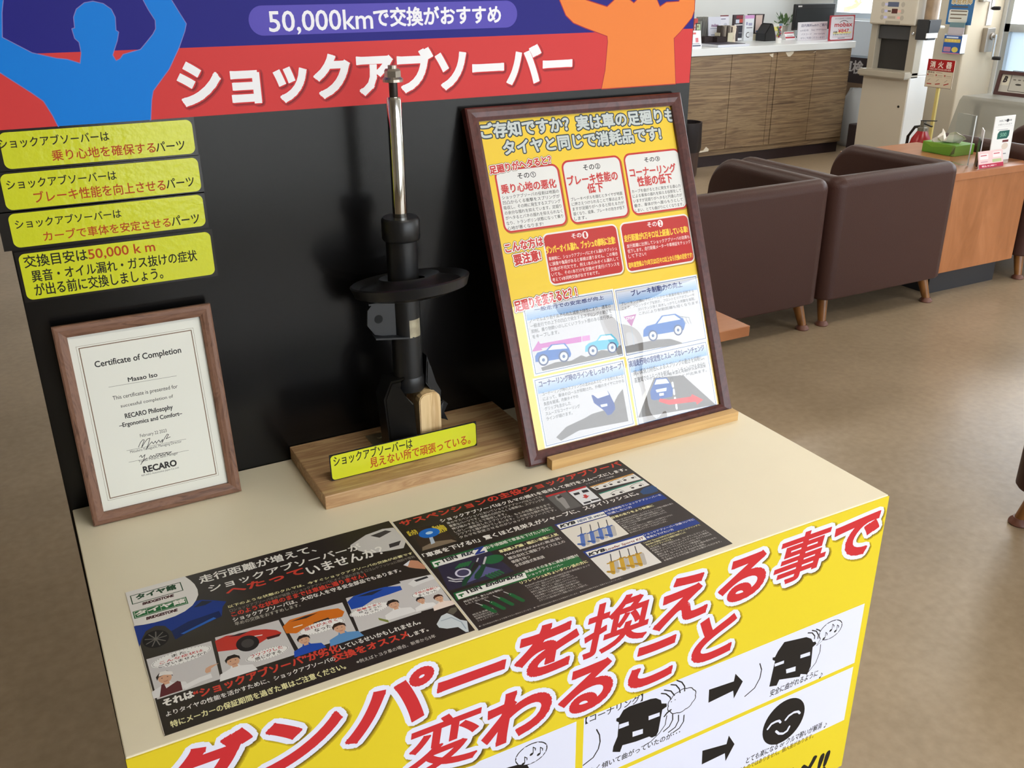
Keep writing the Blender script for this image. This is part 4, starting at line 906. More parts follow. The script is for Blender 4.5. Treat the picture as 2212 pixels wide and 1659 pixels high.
caption('third yellow caption from the top on the black board, red words about curves', lambda p: (p.at('0', 19, 480)[0], p.at('0', 448, 487)[1], p.at('0', 441, 455)[0], p.at('0', 432, 420)[1]), .014,
        [('Y', 'ショックアブソーバーは', (385, 720), ('A', 780, 1400), ('A', 745, 1338), BK), ('A', 'カーブで車体を安定させる', (285, 1545), (1095, 1455), (570, 1448), RD), ('A', 'パーツ', (1102, 1447), (1276, 1415), (1145, 1378), BK)])
caption('tallest yellow caption, with three text lines, lowest on the black board', lambda p: (p.at('0', 40, 560)[0], p.at('0', 465, 592)[1], p.at('0', 459, 545)[0], p.at('0', 452, 500)[1]), .004,
        [('E', '交換目安は', (145, 105), (508, 55), (240, 22), BK), ('A', '50,000 k m', (572, 1668), (995, 1610), (600, 1593), RD), ('E', '異音・オイル漏れ・ガス抜けの症状', (190, 187), (1140, 55), (1090, 3), BK), ('E', 'が出る前に交換しましょう。', (208, 267), (945, 165), (440, 163), BK)])
th = R(2.64); o = Vector((.389, .447, .685)); w = Vector((0, math.sin(th), math.cos(th)))
rt = thing('base_caption', 'yellow caption strip standing on the wooden base in front of the shock absorber', 'sign', (.524, .447, .685))
b = B(); b.obox(o, (1, 0, 0), (0, math.cos(th), -math.sin(th)), w, .27, .002, .047, .0004); b.obj('backing', mat('black_laminate', (26, 24, 24), .15), rt)
p = Print(o + Vector((0, -.0002, 0)), (1, 0, 0), w); p.rect(.0016, .0016, .2684, .0454, lam_mat(), 1, .006)
p.text('F', 'ショックアブソーバーは', (348, 1338), (832, 1215), (800, 1168), BK, 3, bold=.014); p.text('F', '見えない所で頑張っている。', (572, 1347), (1190, 1195), (955, 1193), RD, 3, bold=.014)
p.obj('print', rt)

# wooden base, shock absorber, support block
M_CEDAR = wood('cedar_board', [(.28, (138, 104, 70)), (.42, (188, 154, 112)), (.5, (166, 128, 90)), (.58, (196, 164, 120)), (.75, (206, 176, 132))], (1.0, 16, 16), 3.2, .5, .8)
M_CEDARE = wood('cedar_front', [(.25, (176, 128, 88)), (.5, (206, 160, 114)), (.75, (214, 176, 130))], (1.2, 14, 26), 3, .5, .6)
rt = thing('cedar_plank', 'flat cedar board lying on the cream table under the shock absorber', 'wooden board', (.566, .505, TH))
b = B(); b.m(M_CEDAR); b.box(.363, .77, .404, .6045, TH, TH + .025, .0015); 
b.obj('board', M_CEDAR, rt)
AX, AY = .556, .5
M_IRON = mat('black_painted_steel', (24, 24, 25), .38, .2, noise=(30, .25))
M_CHROME = mat('chrome_rod', (206, 204, 198), .09, 1.0)
rt = thing('shock_absorber', 'black car shock absorber with chrome rod standing upright on the wooden base', 'shock absorber', (AX, AY, TH + .025))
def ring(name, prof, m, parent=rt, seg=32, c=None): 
    b = B(); b.lathe(c or (AX, AY, 0), prof, seg); return b.obj(name, m, parent, True)
ring('piston_rod', [(.0105, 1.09), (.0115, 1.095), (.0115, 1.282), (.0095, 1.286)], M_CHROME)
ring('threaded_stud', [(.0058, 1.284), (.0066, 1.287), (.0066, 1.31)] , mat('dark_thread', (60, 54, 50), .4, .6))
b = B(); b.lathe((AX, AY, 1.308), [(.0155, 0), (.0155, .004), (.0125, .007)], 20); b.lathe((AX, AY, 1.312), [(.0125, 0), (.0125, .012), (.0105, .015)], 6); b.lathe((AX, AY, 1.32), [(.0068, 0), (.0068, .012)], 14); b.obj('top_nut', mat('nut_steel', (176, 168, 156), .3, .9), rt)
ring('collar', [(.012, 1.1), (.028, 1.1), (.031, 1.096), (.031, 1.066), (.029, 1.063)], M_IRON)
ring('outer_tube', [(.0255, .80), (.0255, 1.066)], M_IRON)
# spring seat: shallow tilted dish
b = B(); tilt = Matrix.Rotation(R(-2), 4, 'Y') @ Matrix.Rotation(R(-9), 4, 'X')
b.lathe((0, 0, 0), [(.0255, .012), (.05, .018), (.055, .012), (.085, .004), (.097, .012), (.1, .01), (.094, -.006), (.07, -.014), (.03, -.02), (.0255, -.02)], 40, cap=False)
for v in b.bm.verts: v.co = tilt @ v.co + Vector((AX + .012, AY, .982))
b.obj('spring_seat', M_IRON, rt, True)
# stabiliser bracket on the left
b = B(); pr = [(AX - .018, .968), (AX - .058, .968), (AX - .070, .955), (AX - .072, .93), (AX - .06, .912), (AX - .018, .9)]
n = len(pr); hole = [(AX - .052 + .0075 * math.cos(2 * math.pi * i / 12), .938 + .0075 * math.sin(2 * math.pi * i / 12)) for i in range(12)]
b.prism([(x, AY - .012, z) for x, z in pr], (0, .004, 0)); b.prism([(AX - .07, AY - .02, .966), (AX + .0, AY - .024, .966), (AX + .0, AY + .01, .966), (AX - .06, AY - .0, .968)], (0, 0, .003)); b.prism([(AX - .062, AY - .022, .906), (AX + .004, AY - .026, .898), (AX + .0, AY + .01, .898), (AX - .06, AY, .908)], (0, 0, .003))
br = b.obj('stabiliser_bracket', mat('bracket_steel', (40, 41, 43), .4, .2), rt)
b = B(); b.prism([(x, AY - .0124, z) for x, z in hole], (0, .0045, 0)); b.obj('bolt_hole', mat('hole_black', (4, 4, 4), .8), br)
# foil label on the tube
b = B(); vs = []
for i in range(7):
    a = R(-98 + 8.5 * i); vs.append((AX + .0259 * math.cos(a), AY + .0259 * math.sin(a)))
for (x, y), (x2, y2) in zip(vs, vs[1:]): b.quad((x, y, .9), (x2, y2, .9), (x2, y2, .931), (x, y, .931))
b.obj('foil_label', mat('worn_foil', (150, 142, 120), .35, .3, noise=(60, .35)), rt)
# clamp (knuckle bracket): two plates and a wrap
b = B()
b.lathe((AX, AY, 0), [(.0265, .8), (.0275, .81), (.0275, .822), (.0258, .826)], 32, cap=False)
b.obj('clamp_ring', M_IRON, rt, True)
b = B()
b.prism([(AX - .018, AY - .03, .83), (AX - .03, AY - .026, .815), (AX - .022, AY - .034, .80), (AX - .012, AY - .05, .79), (AX - .008, AY - .052, .70), (AX - .016, AY - .05, .687), (AX - .05, AY - .03, .687), (AX - .05, AY - .01, .79), (AX - .036, AY - .01, .82)], (.0, .045, .0), .003)
b.obj('knuckle_plate', M_IRON, rt, True)
b = B(); b.prism([(AX + .028, AY - .02, .86), (AX + .034, AY - .02, .84), (AX + .04, AY - .02, .81), (AX + .052, AY - .02, .79), (AX + .05, AY - .02, .765), (AX + .036, AY - .02, .79), (AX + .024, AY - .02, .81)], (0, .03, 0), .002); b.prism([(AX + .048, AY + .02, .7445), (AX + .075, AY + .025, .748), (AX + .082, AY + .02, .742), (AX + .072, AY + .02, .728), (AX + .08, AY + .018, .71), (AX + .066, AY + .02, .718), (AX + .046, AY + .02, .715)], (0, .012, 0), .001)
b.box(AX + .046, AX + .05, AY, AY + .03, .69, .73)
b.obj('knuckle_plate', M_IRON, rt)
M_PINE = wood('pine_block', [(.3, (206, 174, 124)), (.5, (224, 196, 148)), (.62, (196, 160, 110)), (.75, (228, 204, 160))], (16, 16, 1), 3.5, .5, .5)
b = B(); xc0, xc1, zt = AX + .004, AX + .044, .797
pts = [(xc0, .685), (xc1, .685)] + [(xc1 - .014 + .014 * math.cos(R(a)), zt - .014 + .014 * math.sin(R(a))) for a in (0, 30, 60, 90)] + [(xc0 + .014 + .014 * math.cos(R(a)), zt - .014 + .014 * math.sin(R(a))) for a in (90, 120, 150, 180)]
b.prism([(x, AY - .034, z) for x, z in pts], (0, .06, 0), .0015); tag(b.obj('wooden_block', M_PINE), 'pale round-topped pine block wedged into the foot of the shock absorber', 'wooden block')
b = B(); b.box(.495, .53, .5, .575, .685, .688, .0008); b.lathe((.515, .556, .688), [(.0045, 0), (.0035, .0012)], 12); tag(b.obj('mounting_plate', mat('plate_steel', (178, 166, 132), .3, .7)), 'small brassy steel plate screwed to the wooden base beside the shock absorber', 'mounting plate')

# ================================================================== FRAMED POSTER, RAIL, CERTIFICATE
def framed(o, th, W, H, fw, dep, fm, prof=.004):
    w = Vector((0, math.sin(th), math.cos(th))); u = Vector((1, 0, 0)); n = u.cross(w); o = Vector(o); back = -n
    def P(a, c, d): return o + u * a + w * c + back * d
    bars = []
    for (A, Bq, C_, D) in (((0, 0), (W, 0), (W - fw, fw), (fw, fw)), ((W, 0), (W, H), (W - fw, H - fw), (W - fw, fw)), ((W, H), (0, H), (fw, H - fw), (W - fw, H - fw)), ((0, H), (0, 0), (fw, fw), (fw, H - fw))):
        bars.append((A, Bq, C_, D))
    return u, w, n, back, P, bars
def make_frame(rt, o, th, W, H, fw, dep, fm, crown=.003, fm2=None):
    u, w, n, back, P, bars = framed(o, th, W, H, fw, dep, fm)
    for A, Bq, C_, D in bars:
        b = B()
        def lerp(p, q, t): return (p[0] + (q[0] - p[0]) * t, p[1] + (q[1] - p[1]) * t)
        rows = []
        for t, d in ((0, dep), (0, crown), (.12, .0006), (.4, 0), (.75, crown * .6), (1, crown * 1.6), (1, dep)):
            rows.append([b.bm.verts.new(P(*lerp(A, D, t), d)), b.bm.verts.new(P(*lerp(Bq, C_, t), d))])
        for r0, r1 in zip(rows, rows[1:] + rows[:1]): b.bm.faces.new((r0[0], r0[1], r1[1], r1[0]))
        b.bm.faces.new([r[0] for r in rows]); b.bm.faces.new([r[1] for r in rows][::-1])
        b.obj('frame_bar', fm if A[1] != Bq[1] else (fm2 or fm), rt)
    b = B(); b.obox(P(fw * .6, fw * .6, dep - .002), u, w, back, W - fw * 1.2, H - fw * 1.2, .0018); b.obj('backing_board', mat('frame_back', (90, 80, 70), .8), rt)
    return u, w, n, back, P
PTH = R(21.376); PO = Vector((.719, .360, .6666)); PW, PH, PF = .456, .626, .023
M_MAHO = wood('mahogany_frame', [(.3, (66, 34, 32)), (.7, (92, 50, 46))], (9, 9, 9), 5, .32)
pt = thing('framed_poster', 'large mahogany-framed yellow poster leaning against the black board, right of the shock absorber', 'framed poster', (PO.x + PW / 2, PO.y, TH))
u, w, n, back, P = make_frame(pt, PO, PTH, PW, PH, PF, .018, M_MAHO)
b = B(); b.obox(P(PF * .7, PF * .7, .0105), u, w, back, PW - PF * 1.4, PH - PF * 1.4, .004); b.obj('poster_sheet', mat('poster_yellow', (234, 198, 26), .5), pt)
pg = P(0, 0, .0104)
b = B(); q = [P(PF * .8, PF * .8, .0082), P(PW - PF * .8, PF * .8, .0082), P(PW - PF * .8, PH - PF * .8, .0082), P(PF * .8, PH - PF * .8, .0082)]; b.quad(*q)
b.obj('acrylic_pane', pane_mat('wavy_acrylic', (1, 1, 1), .06, 0, (5.0, .35)), pt)
p = Print(pg, u, w)
SL, RR, NV, INK, GR = (44, 60, 72), (196, 46, 46), (30, 44, 110), (40, 40, 44), (200, 200, 204)
p.text('G', 'ご存知ですか？実は車の足廻りも', (142, 345), (1580, 190), (890, 172), (198, 206, 206), 5, bold=.04, out=((.12, SL),))
p.text('G', 'タイヤと同じで消耗品です!', (310, 467), (1478, 330), (1020, 295), (198, 206, 206), 6, bold=.04, out=((.12, SL),))
for q in ([(222, 585), (712, 520), (780, 985), (318, 1058)], [(728, 510), (1175, 465), (1245, 930), (808, 985)], [(1195, 455), (1625, 415), (1675, 870), (1262, 915)]):
    p.prect('G', [(x + 8, y + 8) for x, y in q], (176, 140, 30), 1, .014); p.prect('G', q, RR, 2, .014); p.prect('G', q, (226, 226, 224), 3, .011, -.0035)
for q in ([(598, 1055), (1150, 975), (1205, 1355), (640, 1445)], [(1170, 975), (1680, 900), (1735, 1265), (1220, 1350)]):
    p.prect('G', [(x + 8, y + 8) for x, y in q], (176, 140, 30), 1, .012); p.prect('G', q, (228, 224, 220), 2, .012); p.prect('G', q, (188, 40, 40), 3, .009, -.003)
HW_ = ((.09, (236, 234, 228)), (.15, (84, 60, 40)))
def heading(k, t, a, c, h, lay=5):
    p.text(k, t, a, c, h, RR, lay, rot=True, bold=.04, out=((.17, (90, 66, 50)), (.12, (236, 234, 228))))
heading('G', '足廻りがヘタると？', (205, 612), (662, 528), (195, 550)); heading('G', 'こんな方は', (322, 1200), (603, 1143), (310, 1128)); heading('G', '要注意!', (390, 1292), (585, 1250), (378, 1212)); heading('H', '足廻りを変えると？!', (200, 348), (690, 222), (186, 262))
def so(k, t, a, c, h, col): p.text(k, t, a, c, h, col, 4, bold=.02)
so('G', 'その①', (410, 645), (545, 622), (420, 603), INK); so('G', 'その②', (900, 582), (1026, 567), (910, 540), INK); so('G', 'その③', (1355, 522), (1471, 508), (1365, 486), INK)
so('G', 'その', (812, 1090), (886, 1080), (815, 1055), (238, 232, 230)); so('G', 'その', (1378, 1007), (1448, 997), (1385, 970), (238, 232, 230))
for x, y, t in ((912, 1063, '1'), (1472, 977, '2')):
    c = p.at('G', x, y); p.ellipse(*c, .0062, .0068, (238, 232, 230), 4); p.text_box(t, c[0] - .002, c[1] - .0045, c[0] + .002, c[1] + .0045, (188, 40, 40), 5, bold=.03)
def red(k, t, a, c, h): p.text(k, t, a, c, h, RR, 5, bold=.03, out=((.07, (226, 226, 222)),), shadow=(.04, -.04, [(.04, (170, 160, 156))]))
red('G', '乗り心地の悪化', (290, 757), (695, 690), (335, 683)); red('G', 'ブレーキ性能の', (785, 697), (1155, 640), (1012, 598)); red('G', '低下', (935, 752), (1047, 730), (960, 678)); red('G', 'コーナーリング', (1250, 633), (1590, 590), (1565, 530)); red('G', '性能の低下', (1308, 702), (1562, 665), (1345, 625))
p.para('G', (288, 772), (714, 730), (333, 1030), ['ショックアブソーバの役割は地面の', '凹凸からくる衝撃をスプリングが', '吸収し、その時に発生するスプリング', 'の余分な揺れを抑えています。足廻り', 'がヘタるとバネの揺れを抑えられなく', 'なり、トランポリン状態になって乗り', '心地が悪くなります!'], INK, 4, bold=.008)
p.para('G', (803, 786), (1187, 738), (832, 957), ['ブレーキペダルを踏むとタイヤが地面', 'に押さえつけられることで車は止まり', 'ますが足廻りがヘタると抑える力が', '弱くなり、結果、ブレーキの効きが低下', 'します。'], INK, 4, bold=.008)
p.para('G', (1258, 727), (1622, 690), (1285, 895), ['カーブを曲がるときに発生する遠心力', 'による車体の揺れを抑える役割をして', 'いますが足廻りがヘタると円遠心力が', '働き、車体が外へ膨らもうとして', 'しまい、とても曲がりにくくなります。'], INK, 4, bold=.008)
YT = (240, 200, 60)
p.text('G', 'ダンパーオイル漏れ、ブッシュの摩耗に注意!', (622, 1207), (1141, 1140), (640, 1146), YT, 4, bold=.035)
p.text('G', '走行距離が5万キロ以上経過している車!', (1207, 1117), (1680, 1050), (1225, 1062), YT, 4, bold=.035)
p.para('G', (637, 1228), (1148, 1163), (668, 1415), ['車検時に、ショックアブソーバにオイル漏れやブッシュ', 'に損傷や亀裂があると車検は通りません。この場合', '交換が不可欠です。例え1本のみオイル漏れして', 'いても、その1本だけを交換せず走行バランスを', '考えて4本同時交換がおすすめです。'], (238, 226, 222), 4, bold=.006)
p.para('G', (1220, 1134), (1690, 1075), (1232, 1240), ['走行距離に比例してショックアブソーバの効果も', '低下します。走行距離メーターや車検証をチェック', 'して下さい!'], (238, 226, 222), 4, bold=.006)
p.text('G', '初年度登録より5年又は5万キロ以上なら交換の目安です!', (1240, 1312), (1712, 1218), (1250, 1268), YT, 4, bold=.03)
QA = [(255, 290), (975, 178), (1052, 695), (352, 850)]; QB = [(988, 175), (1632, 55), (1722, 570), (1075, 690)]; QC = [(350, 890), (1054, 725), (1140, 1240), (432, 1425)]; QD = [(1085, 712), (1712, 585), (1805, 1105), (1172, 1232)]
for q, r0 in ((QA, .84), (QB, .84), (QC, .84), (QD, .84)):
    p.prect('H', q, (228, 232, 238), 2, 0, .002); p.prect('H', q, (46, 84, 140), 3, 0, -.001); p.prect('H', q, (226, 230, 236), 4, 0, -.0022)
    a0, b0, a1, b1 = p.bounds('H', q); k = .0032; p.rect(a0 + k, b0 + k, a1 - k, b1 - k, GR, 5)
    for i in range(6): p.rect(a0 + k, b1 - k - (b1 - b0) * (.05 + .028 * i), a1 - k, b1 - k - (b1 - b0) * (.022 + .028 * i), (200 - 14 * i, 206 - 8 * i, 222 - 2 * i), 6)
def nav(t, a, c, h): p.text('H', t, a, c, h, NV, 7, bold=.03)
nav('一般走行での安定感が向上', (350, 347), (902, 258), (850, 222)); nav('ブレーキ制動力の向上', (1120, 222), (1526, 145), (1500, 105)); nav('コーナーリング時のラインをしっかりキープ', (388, 948), (1043, 800), (630, 842)); nav('高速走行時の安定性とスムーズなレーンチェンジ', (1105, 787), (1697, 640), (1240, 705))
p.para('H', (305, 402), (952, 292), (330, 562), ['ノーマルより若干高められた減衰力特性により、通常の', '一般走行での上下の凹凸で発生するスプリングの動きを', '抑制。乗り物酔いのしにくいフラット感のある走行状況', 'をキープします。'], INK, 7, bold=.006)
p.para('H', (1035, 272), (1612, 165), (1052, 398), ['ブレーキング時にフロントにかかる重量移動を抑制する', 'ことで、フロントダイブを防ぎ、フロントとリアのブレーキ', 'がバランス良く効きしっかりした制動を実現。', 'これにより制動距離も短くなります。'], INK, 7, bold=.006, indent=[0, 0, .21, .21], last=.85)
p.para('H', (405, 987), (1052, 850), (445, 1212), ['コーナーリング時のスプリングの沈み込みスピードを抑えること', 'によって、車体のロールが抑制され、外側のタイヤにかかる', '負担を軽減。内側タイヤの', 'グリップも生かした', 'スムーズなコーナーリング', 'ラインが描けます。'], INK, 7, bold=.006)
p.para('H', (1130, 812), (1697, 705), (1165, 910), ['高い減衰力特性によるスプリングの動きを抑制し、', '高速域でのふらつきを軽減、レーンチェンジでも余分な'], INK, 7, bold=.006)
p.para('H', (1415, 830), (1712, 770), (1428, 890), ['揺り返しを防ぎスムーズに', '行うことが出来ます。'], INK, 7, bold=.006)
# little cars and roads
RO, CB, CL, WIN = (112, 108, 106), (24, 96, 176), (74, 176, 206), (222, 230, 238)
p.ppoly('H', [(410, 815), (400, 790), (520, 745), (640, 735), (720, 690), (760, 705), (880, 650), (935, 655), (1035, 610), (1048, 680)], RO, 6)
p.ppoly('H', [(1078, 675), (1072, 620), (1200, 590), (1330, 565), (1430, 560), (1520, 590), (1520, 600)], RO, 6)
def sedan(c, pts, win, wheels, col):
    p.ppoly('H', pts, col, 7); p.ppoly('H', win, WIN, 8)
    for x, y in wheels:
        c_ = p.at('H', x, y); p.ellipse(*c_, .0105, .0105, (40, 60, 110), 8); p.ellipse(*c_, .0078, .0078, (206, 214, 226), 9); p.ellipse(*c_, .003, .003, (60, 90, 140), 10)
sedan(0, [(355, 745), (352, 700), (370, 670), (440, 650), (480, 605), (590, 595), (625, 640), (640, 680), (632, 705), (430, 740)], [(455, 650), (490, 612), (580, 603), (610, 636)], [(418, 728), (580, 700)], CB)
sedan(0, [(750, 665), (752, 620), (780, 595), (840, 575), (870, 530), (960, 520), (1000, 560), (1018, 600), (1010, 630)], [(850, 575), (880, 538), (950, 530), (985, 562)], [(812, 655), (965, 630)], CL)
sedan(0, [(1212, 545), (1215, 490), (1240, 460), (1310, 440), (1360, 375), (1470, 360), (1530, 400), (1548, 440), (1535, 490)], [(1325, 440), (1368, 382), (1460, 370), (1510, 405)], [(1290, 535), (1490, 490)], CB)
p.ppoly('H', [(328, 662), (380, 575), (392, 600), (720, 540), (722, 585), (400, 635), (410, 650)], (190, 100, 176), 6); p.ppoly('H', [(726, 540), (788, 530), (790, 570), (728, 582)], (200, 130, 190), 6)
p.ppoly('H', [(1058, 385), (1158, 362), (1120, 462)], (168, 86, 150), 7); p.text('H', 'STOP', (1078, 412), (1142, 398), (1082, 390), (238, 230, 236), 8, bold=.03); p.pline('H', [(1118, 462), (1140, 605)], .0018, (190, 200, 210), 6)
for i in range(4): p.pline('H', [(1465 + 28 * i, 370 + i * 6), (1500 + 26 * i, 385 + i * 2), (1510 + 24 * i, 410), (1535 + 20 * i, 440)], .0008, (90, 100, 110), 7)
p.ppoly('H', [(520, 1345), (600, 1260), (750, 1190), (800, 1160), (960, 1110), (1010, 1010), (1050, 960), (1095, 1215), (700, 1290), (560, 1370)], RO, 6)
p.ppoly('H', [(800, 1010), (930, 975), (945, 1000), (985, 1080), (990, 1120), (960, 1160), (930, 1170), (900, 1130), (820, 1070)], (20, 60, 140), 7); p.ppoly('H', [(805, 1000), (925, 972), (940, 1005), (850, 1035)], WIN, 8); p.ppoly('H', [(870, 1085), (925, 1075), (928, 1095), (880, 1105)], (206, 216, 230), 8)
p.ppoly('H', [(1160, 1190), (1300, 870), (1530, 850), (1790, 1085)], RO, 6)
for (x, y), (x2, y2) in (((1445, 910), (1450, 940)), ((1455, 965), (1460, 1000)), ((1465, 1030), (1472, 1060)), ((1475, 1085), (1480, 1115))): p.pline('H', [(x, y), (x2, y2)], .0045, (232, 232, 232), 7)
for i in range(7): p.pline('H', [(1560, 850), (1640 + 24 * i, 850 + 34 * i)], .0012, (226, 226, 226), 7); p.pline('H', [(1280, 900), (1180 - i * 2, 1060 + 22 * i)], .0012, (226, 226, 226), 7)
p.ppoly('H', [(1275, 1040), (1268, 980), (1290, 930), (1310, 875), (1400, 868), (1430, 915), (1450, 960), (1445, 1020), (1300, 1050)], (22, 78, 156), 7); p.ppoly('H', [(1302, 925), (1318, 885), (1396, 878), (1420, 912)], WIN, 8); p.ppoly('H', [(1312, 965), (1400, 948), (1396, 975), (1320, 988)], (200, 214, 230), 8); p.ppoly('H', [(1340, 995), (1375, 990), (1376, 1010), (1342, 1015)], (236, 238, 240), 8)
p.ppoly('H', [(1335, 1060), (1345, 1035), (1420, 1045), (1590, 1020), (1600, 1000), (1690, 1045), (1640, 1085), (1630, 1060), (1420, 1085)], (206, 46, 44), 9)
p.obj('poster_print', pt)

b = B(); b.box(.752, 1.171, .3415, .3595, TH, TH + .019, .0008)
tag(b.obj('wooden_rail', wood('rail_wood', [(.3, (186, 146, 92)), (.6, (212, 174, 116)), (.8, (196, 158, 104))], (1, 16, 16), 3, .5, .5)), 'slim wooden rail on the table holding the foot of the framed poster', 'wooden rail')

CTH = R(9.137); CO = Vector((.025, .528, .662)); CW, CH, CF = .232, .321, .0185
M_OAKF = wood('brown_frame', [(.3, (86, 58, 44)), (.5, (128, 92, 72)), (.7, (106, 74, 58))], (20, 20, 3), 5, .5)
ct = thing('certificate_frame', 'brown-framed white certificate leaning on the left end of the cream table', 'framed certificate', (CO.x + CW / 2, CO.y, TH))
u, w, n, back, P = make_frame(ct, CO, CTH, CW, CH, CF, .012, M_OAKF, .002, wood('brown_frame_crossbar', [(.3, (86, 58, 44)), (.5, (128, 92, 72)), (.7, (106, 74, 58))], (3, 20, 20), 5, .5))
b = B(); b.obox(P(CF * .7, CF * .7, .0078), u, w, back, CW - CF * 1.4, CH - CF * 1.4, .002); b.obj('certificate_sheet', mat('certificate_paper', (226, 226, 216), .5), ct)
b = B(); b.quad(P(CF * .8, CF * .8, .006), P(CW - CF * .8, CF * .8, .006), P(CW - CF * .8, CH - CF * .8, .006), P(CF * .8, CH - CF * .8, .006)); b.obj('clear_pane', pane_mat('clear_film', (1, 1, 1), .05, 0, (9, .4)), ct)
b = B(); b.prism([P(CW / 2 - .03, CH * .75, .0125), P(CW / 2 + .03, CH * .75, .0125), P(CW / 2 + .03, .02, .0125) , P(CW / 2 - .03, .02, .0125)], (0, .003, 0)); b.obj('easel_back', mat('frame_back', (90, 80, 70), .8), ct)
p = Print(P(0, 0, .0077), u, w); BR = (120, 96, 74); CK = (52, 50, 50)
a0, b0, a1, b1 = p.bounds('E', [(449, 568), (1103, 462), (1256, 1296), (637, 1436)]); p.frame(a0, b0, a1, b1, .0014, BR, 1)
a0, b0, a1, b1 = p.bounds('E', [(437, 560), (1112, 450), (1268, 1302), (624, 1448)]); p.frame(a0, b0, a1, b1, .0004, BR, 1)
def ce(t, a, c, h, bold=.0, **k): p.text('E', t, a, c, h, CK, 2, bold=bold, **k)
ce('Certificate of Completion', (553, 690), (1049, 600), (965, 573), .02); ce('Masao Iso', (742, 762), (911, 735), (755, 735), .024)
ce('This certificate is presented for', (655, 875), (1029, 805), (668, 842), .004); ce('successful completion of', (700, 917), (1001, 850), (835, 866), .004)
ce('RECARO Philosophy', (727, 982), (1001, 930), (740, 943), .024); ce('–Ergonomics and Comfort–', (693, 1034), (1053, 955), (712, 998), .024)
ce('February 22 2023', (812, 1089), (964, 1052), (820, 1062)); ce('Mitsuhiro Yamaguchi, Managing Director', (755, 1180), (1050, 1108), (765, 1157)); ce('Yoshiki Minami, Sales Manager', (803, 1234), (1029, 1180), (812, 1212))
ce('RECARO', (832, 1288), (1022, 1245), (842, 1250), .04); ce('RECARO Automotive Japan Co.,Ltd.', (820, 1312), (1036, 1262), (828, 1297))
for a, c in (((628, 793), (1020, 727)), ((732, 1160), (1075, 1092)), ((745, 1227), (1090, 1157))): p.pline('E', [a, c], .0005, (110, 104, 100), 1)
p.pline('E', [(800, 1140), (812, 1112), (826, 1096), (834, 1098), (822, 1130), (818, 1142), (838, 1110), (852, 1092), (866, 1088), (858, 1120), (846, 1150), (862, 1126), (878, 1108), (886, 1120), (898, 1104), (904, 1118), (918, 1098), (926, 1112), (940, 1094), (936, 1114), (952, 1086), (966, 1064), (974, 1066), (960, 1092), (974, 1084), (984, 1080)], .0009, CK, 2)
p.pline('E', [(806, 1196), (816, 1186), (820, 1200), (838, 1182), (832, 1210), (814, 1240), (824, 1222), (850, 1202)], .0009, CK, 2); p.pline('E', [(862, 1200), (872, 1188), (880, 1198), (888, 1186), (896, 1194), (904, 1184), (912, 1192), (922, 1180), (932, 1188), (940, 1178), (950, 1184), (962, 1172), (972, 1180), (990, 1166)], .0009, CK, 2); p.pline('E', [(900, 1180), (992, 1166)], .0009, CK, 2)
p.obj('certificate_print', ct)

# ================================================================== FLYERS ON THE TABLE
FB = mat('flyer_black', (42, 35, 32), .42, spec=.4)
W_, CRM, RD2, GRN, KB = (238, 236, 230), (236, 232, 176), (206, 68, 52), (30, 104, 54), (26, 58, 140)
def flyer(label, q):
    p = Print((0, 0, TH + .0008), (1, 0, 0), (0, 1, 0)); pts = [p.at('0', *c) for c in q]
    a0, a1, b0, b1 = (pts[0][0] + pts[3][0]) / 2, (pts[1][0] + pts[2][0]) / 2, (pts[2][1] + pts[3][1]) / 2, (pts[0][1] + pts[1][1]) / 2
    rt = thing('flyer', label, 'flyer', ((a0 + a1) / 2, (b0 + b1) / 2, TH), 'black flyers lying on the display table')
    b = B(); b.box(a0, a1, b0, b1, TH + .0002, TH + .0008); b.obj('sheet', FB, rt); p.clip = (a0 - .0008, b0, a1 + .0005, b1)
    return rt, p, (a0, b0, a1, b1)
def quadp(p, k, pts, c, lay): p.ppoly(k, pts, c, lay)
def blob(p, k, cx, cy, pts_r, c, lay): p.ppoly(k, pts_r, c, lay)
rt, p, bd = flyer('black car-care flyer on the table with white and red headline, the left one of two', [(278, 1273), (852, 1127), (1014, 1362), (345, 1596)])
p.rect(bd[0], bd[1], bd[0] + .0008, bd[3], (210, 204, 190), 1)
# blue car at the left edge
p.ppoly('I', [(115, 1110), (250, 1085), (420, 1045), (600, 965), (700, 870), (760, 855), (880, 860), (1000, 870), (965, 920), (955, 1010), (640, 1160), (520, 1230), (480, 1150), (420, 1100), (330, 1100), (240, 1150), (200, 1230), (180, 1300), (150, 1250)], (24, 56, 140), 1)
p.ppoly('I', [(690, 930), (770, 865), (870, 868), (800, 905)], (36, 42, 60), 2); p.ppoly('I', [(570, 1175), (880, 1020), (905, 1030), (600, 1178)], (40, 100, 190), 2); p.ppoly('I', [(480, 1150), (640, 1060), (930, 960), (955, 1010), (640, 1160), (520, 1230)], (22, 40, 92), 2)
c = p.at('I', 335, 1225); rr = abs(p.at('I', 460, 1190)[0] - p.at('I', 215, 1260)[0]) / 2
p.ellipse(*c, rr, rr * 1.15, (24, 22, 24), 3)
for i in range(9): p.line([c, (c[0] + rr * .82 * math.cos(i * .7), c[1] + rr * .95 * math.sin(i * .7))], .0016, (112, 108, 104), 4)
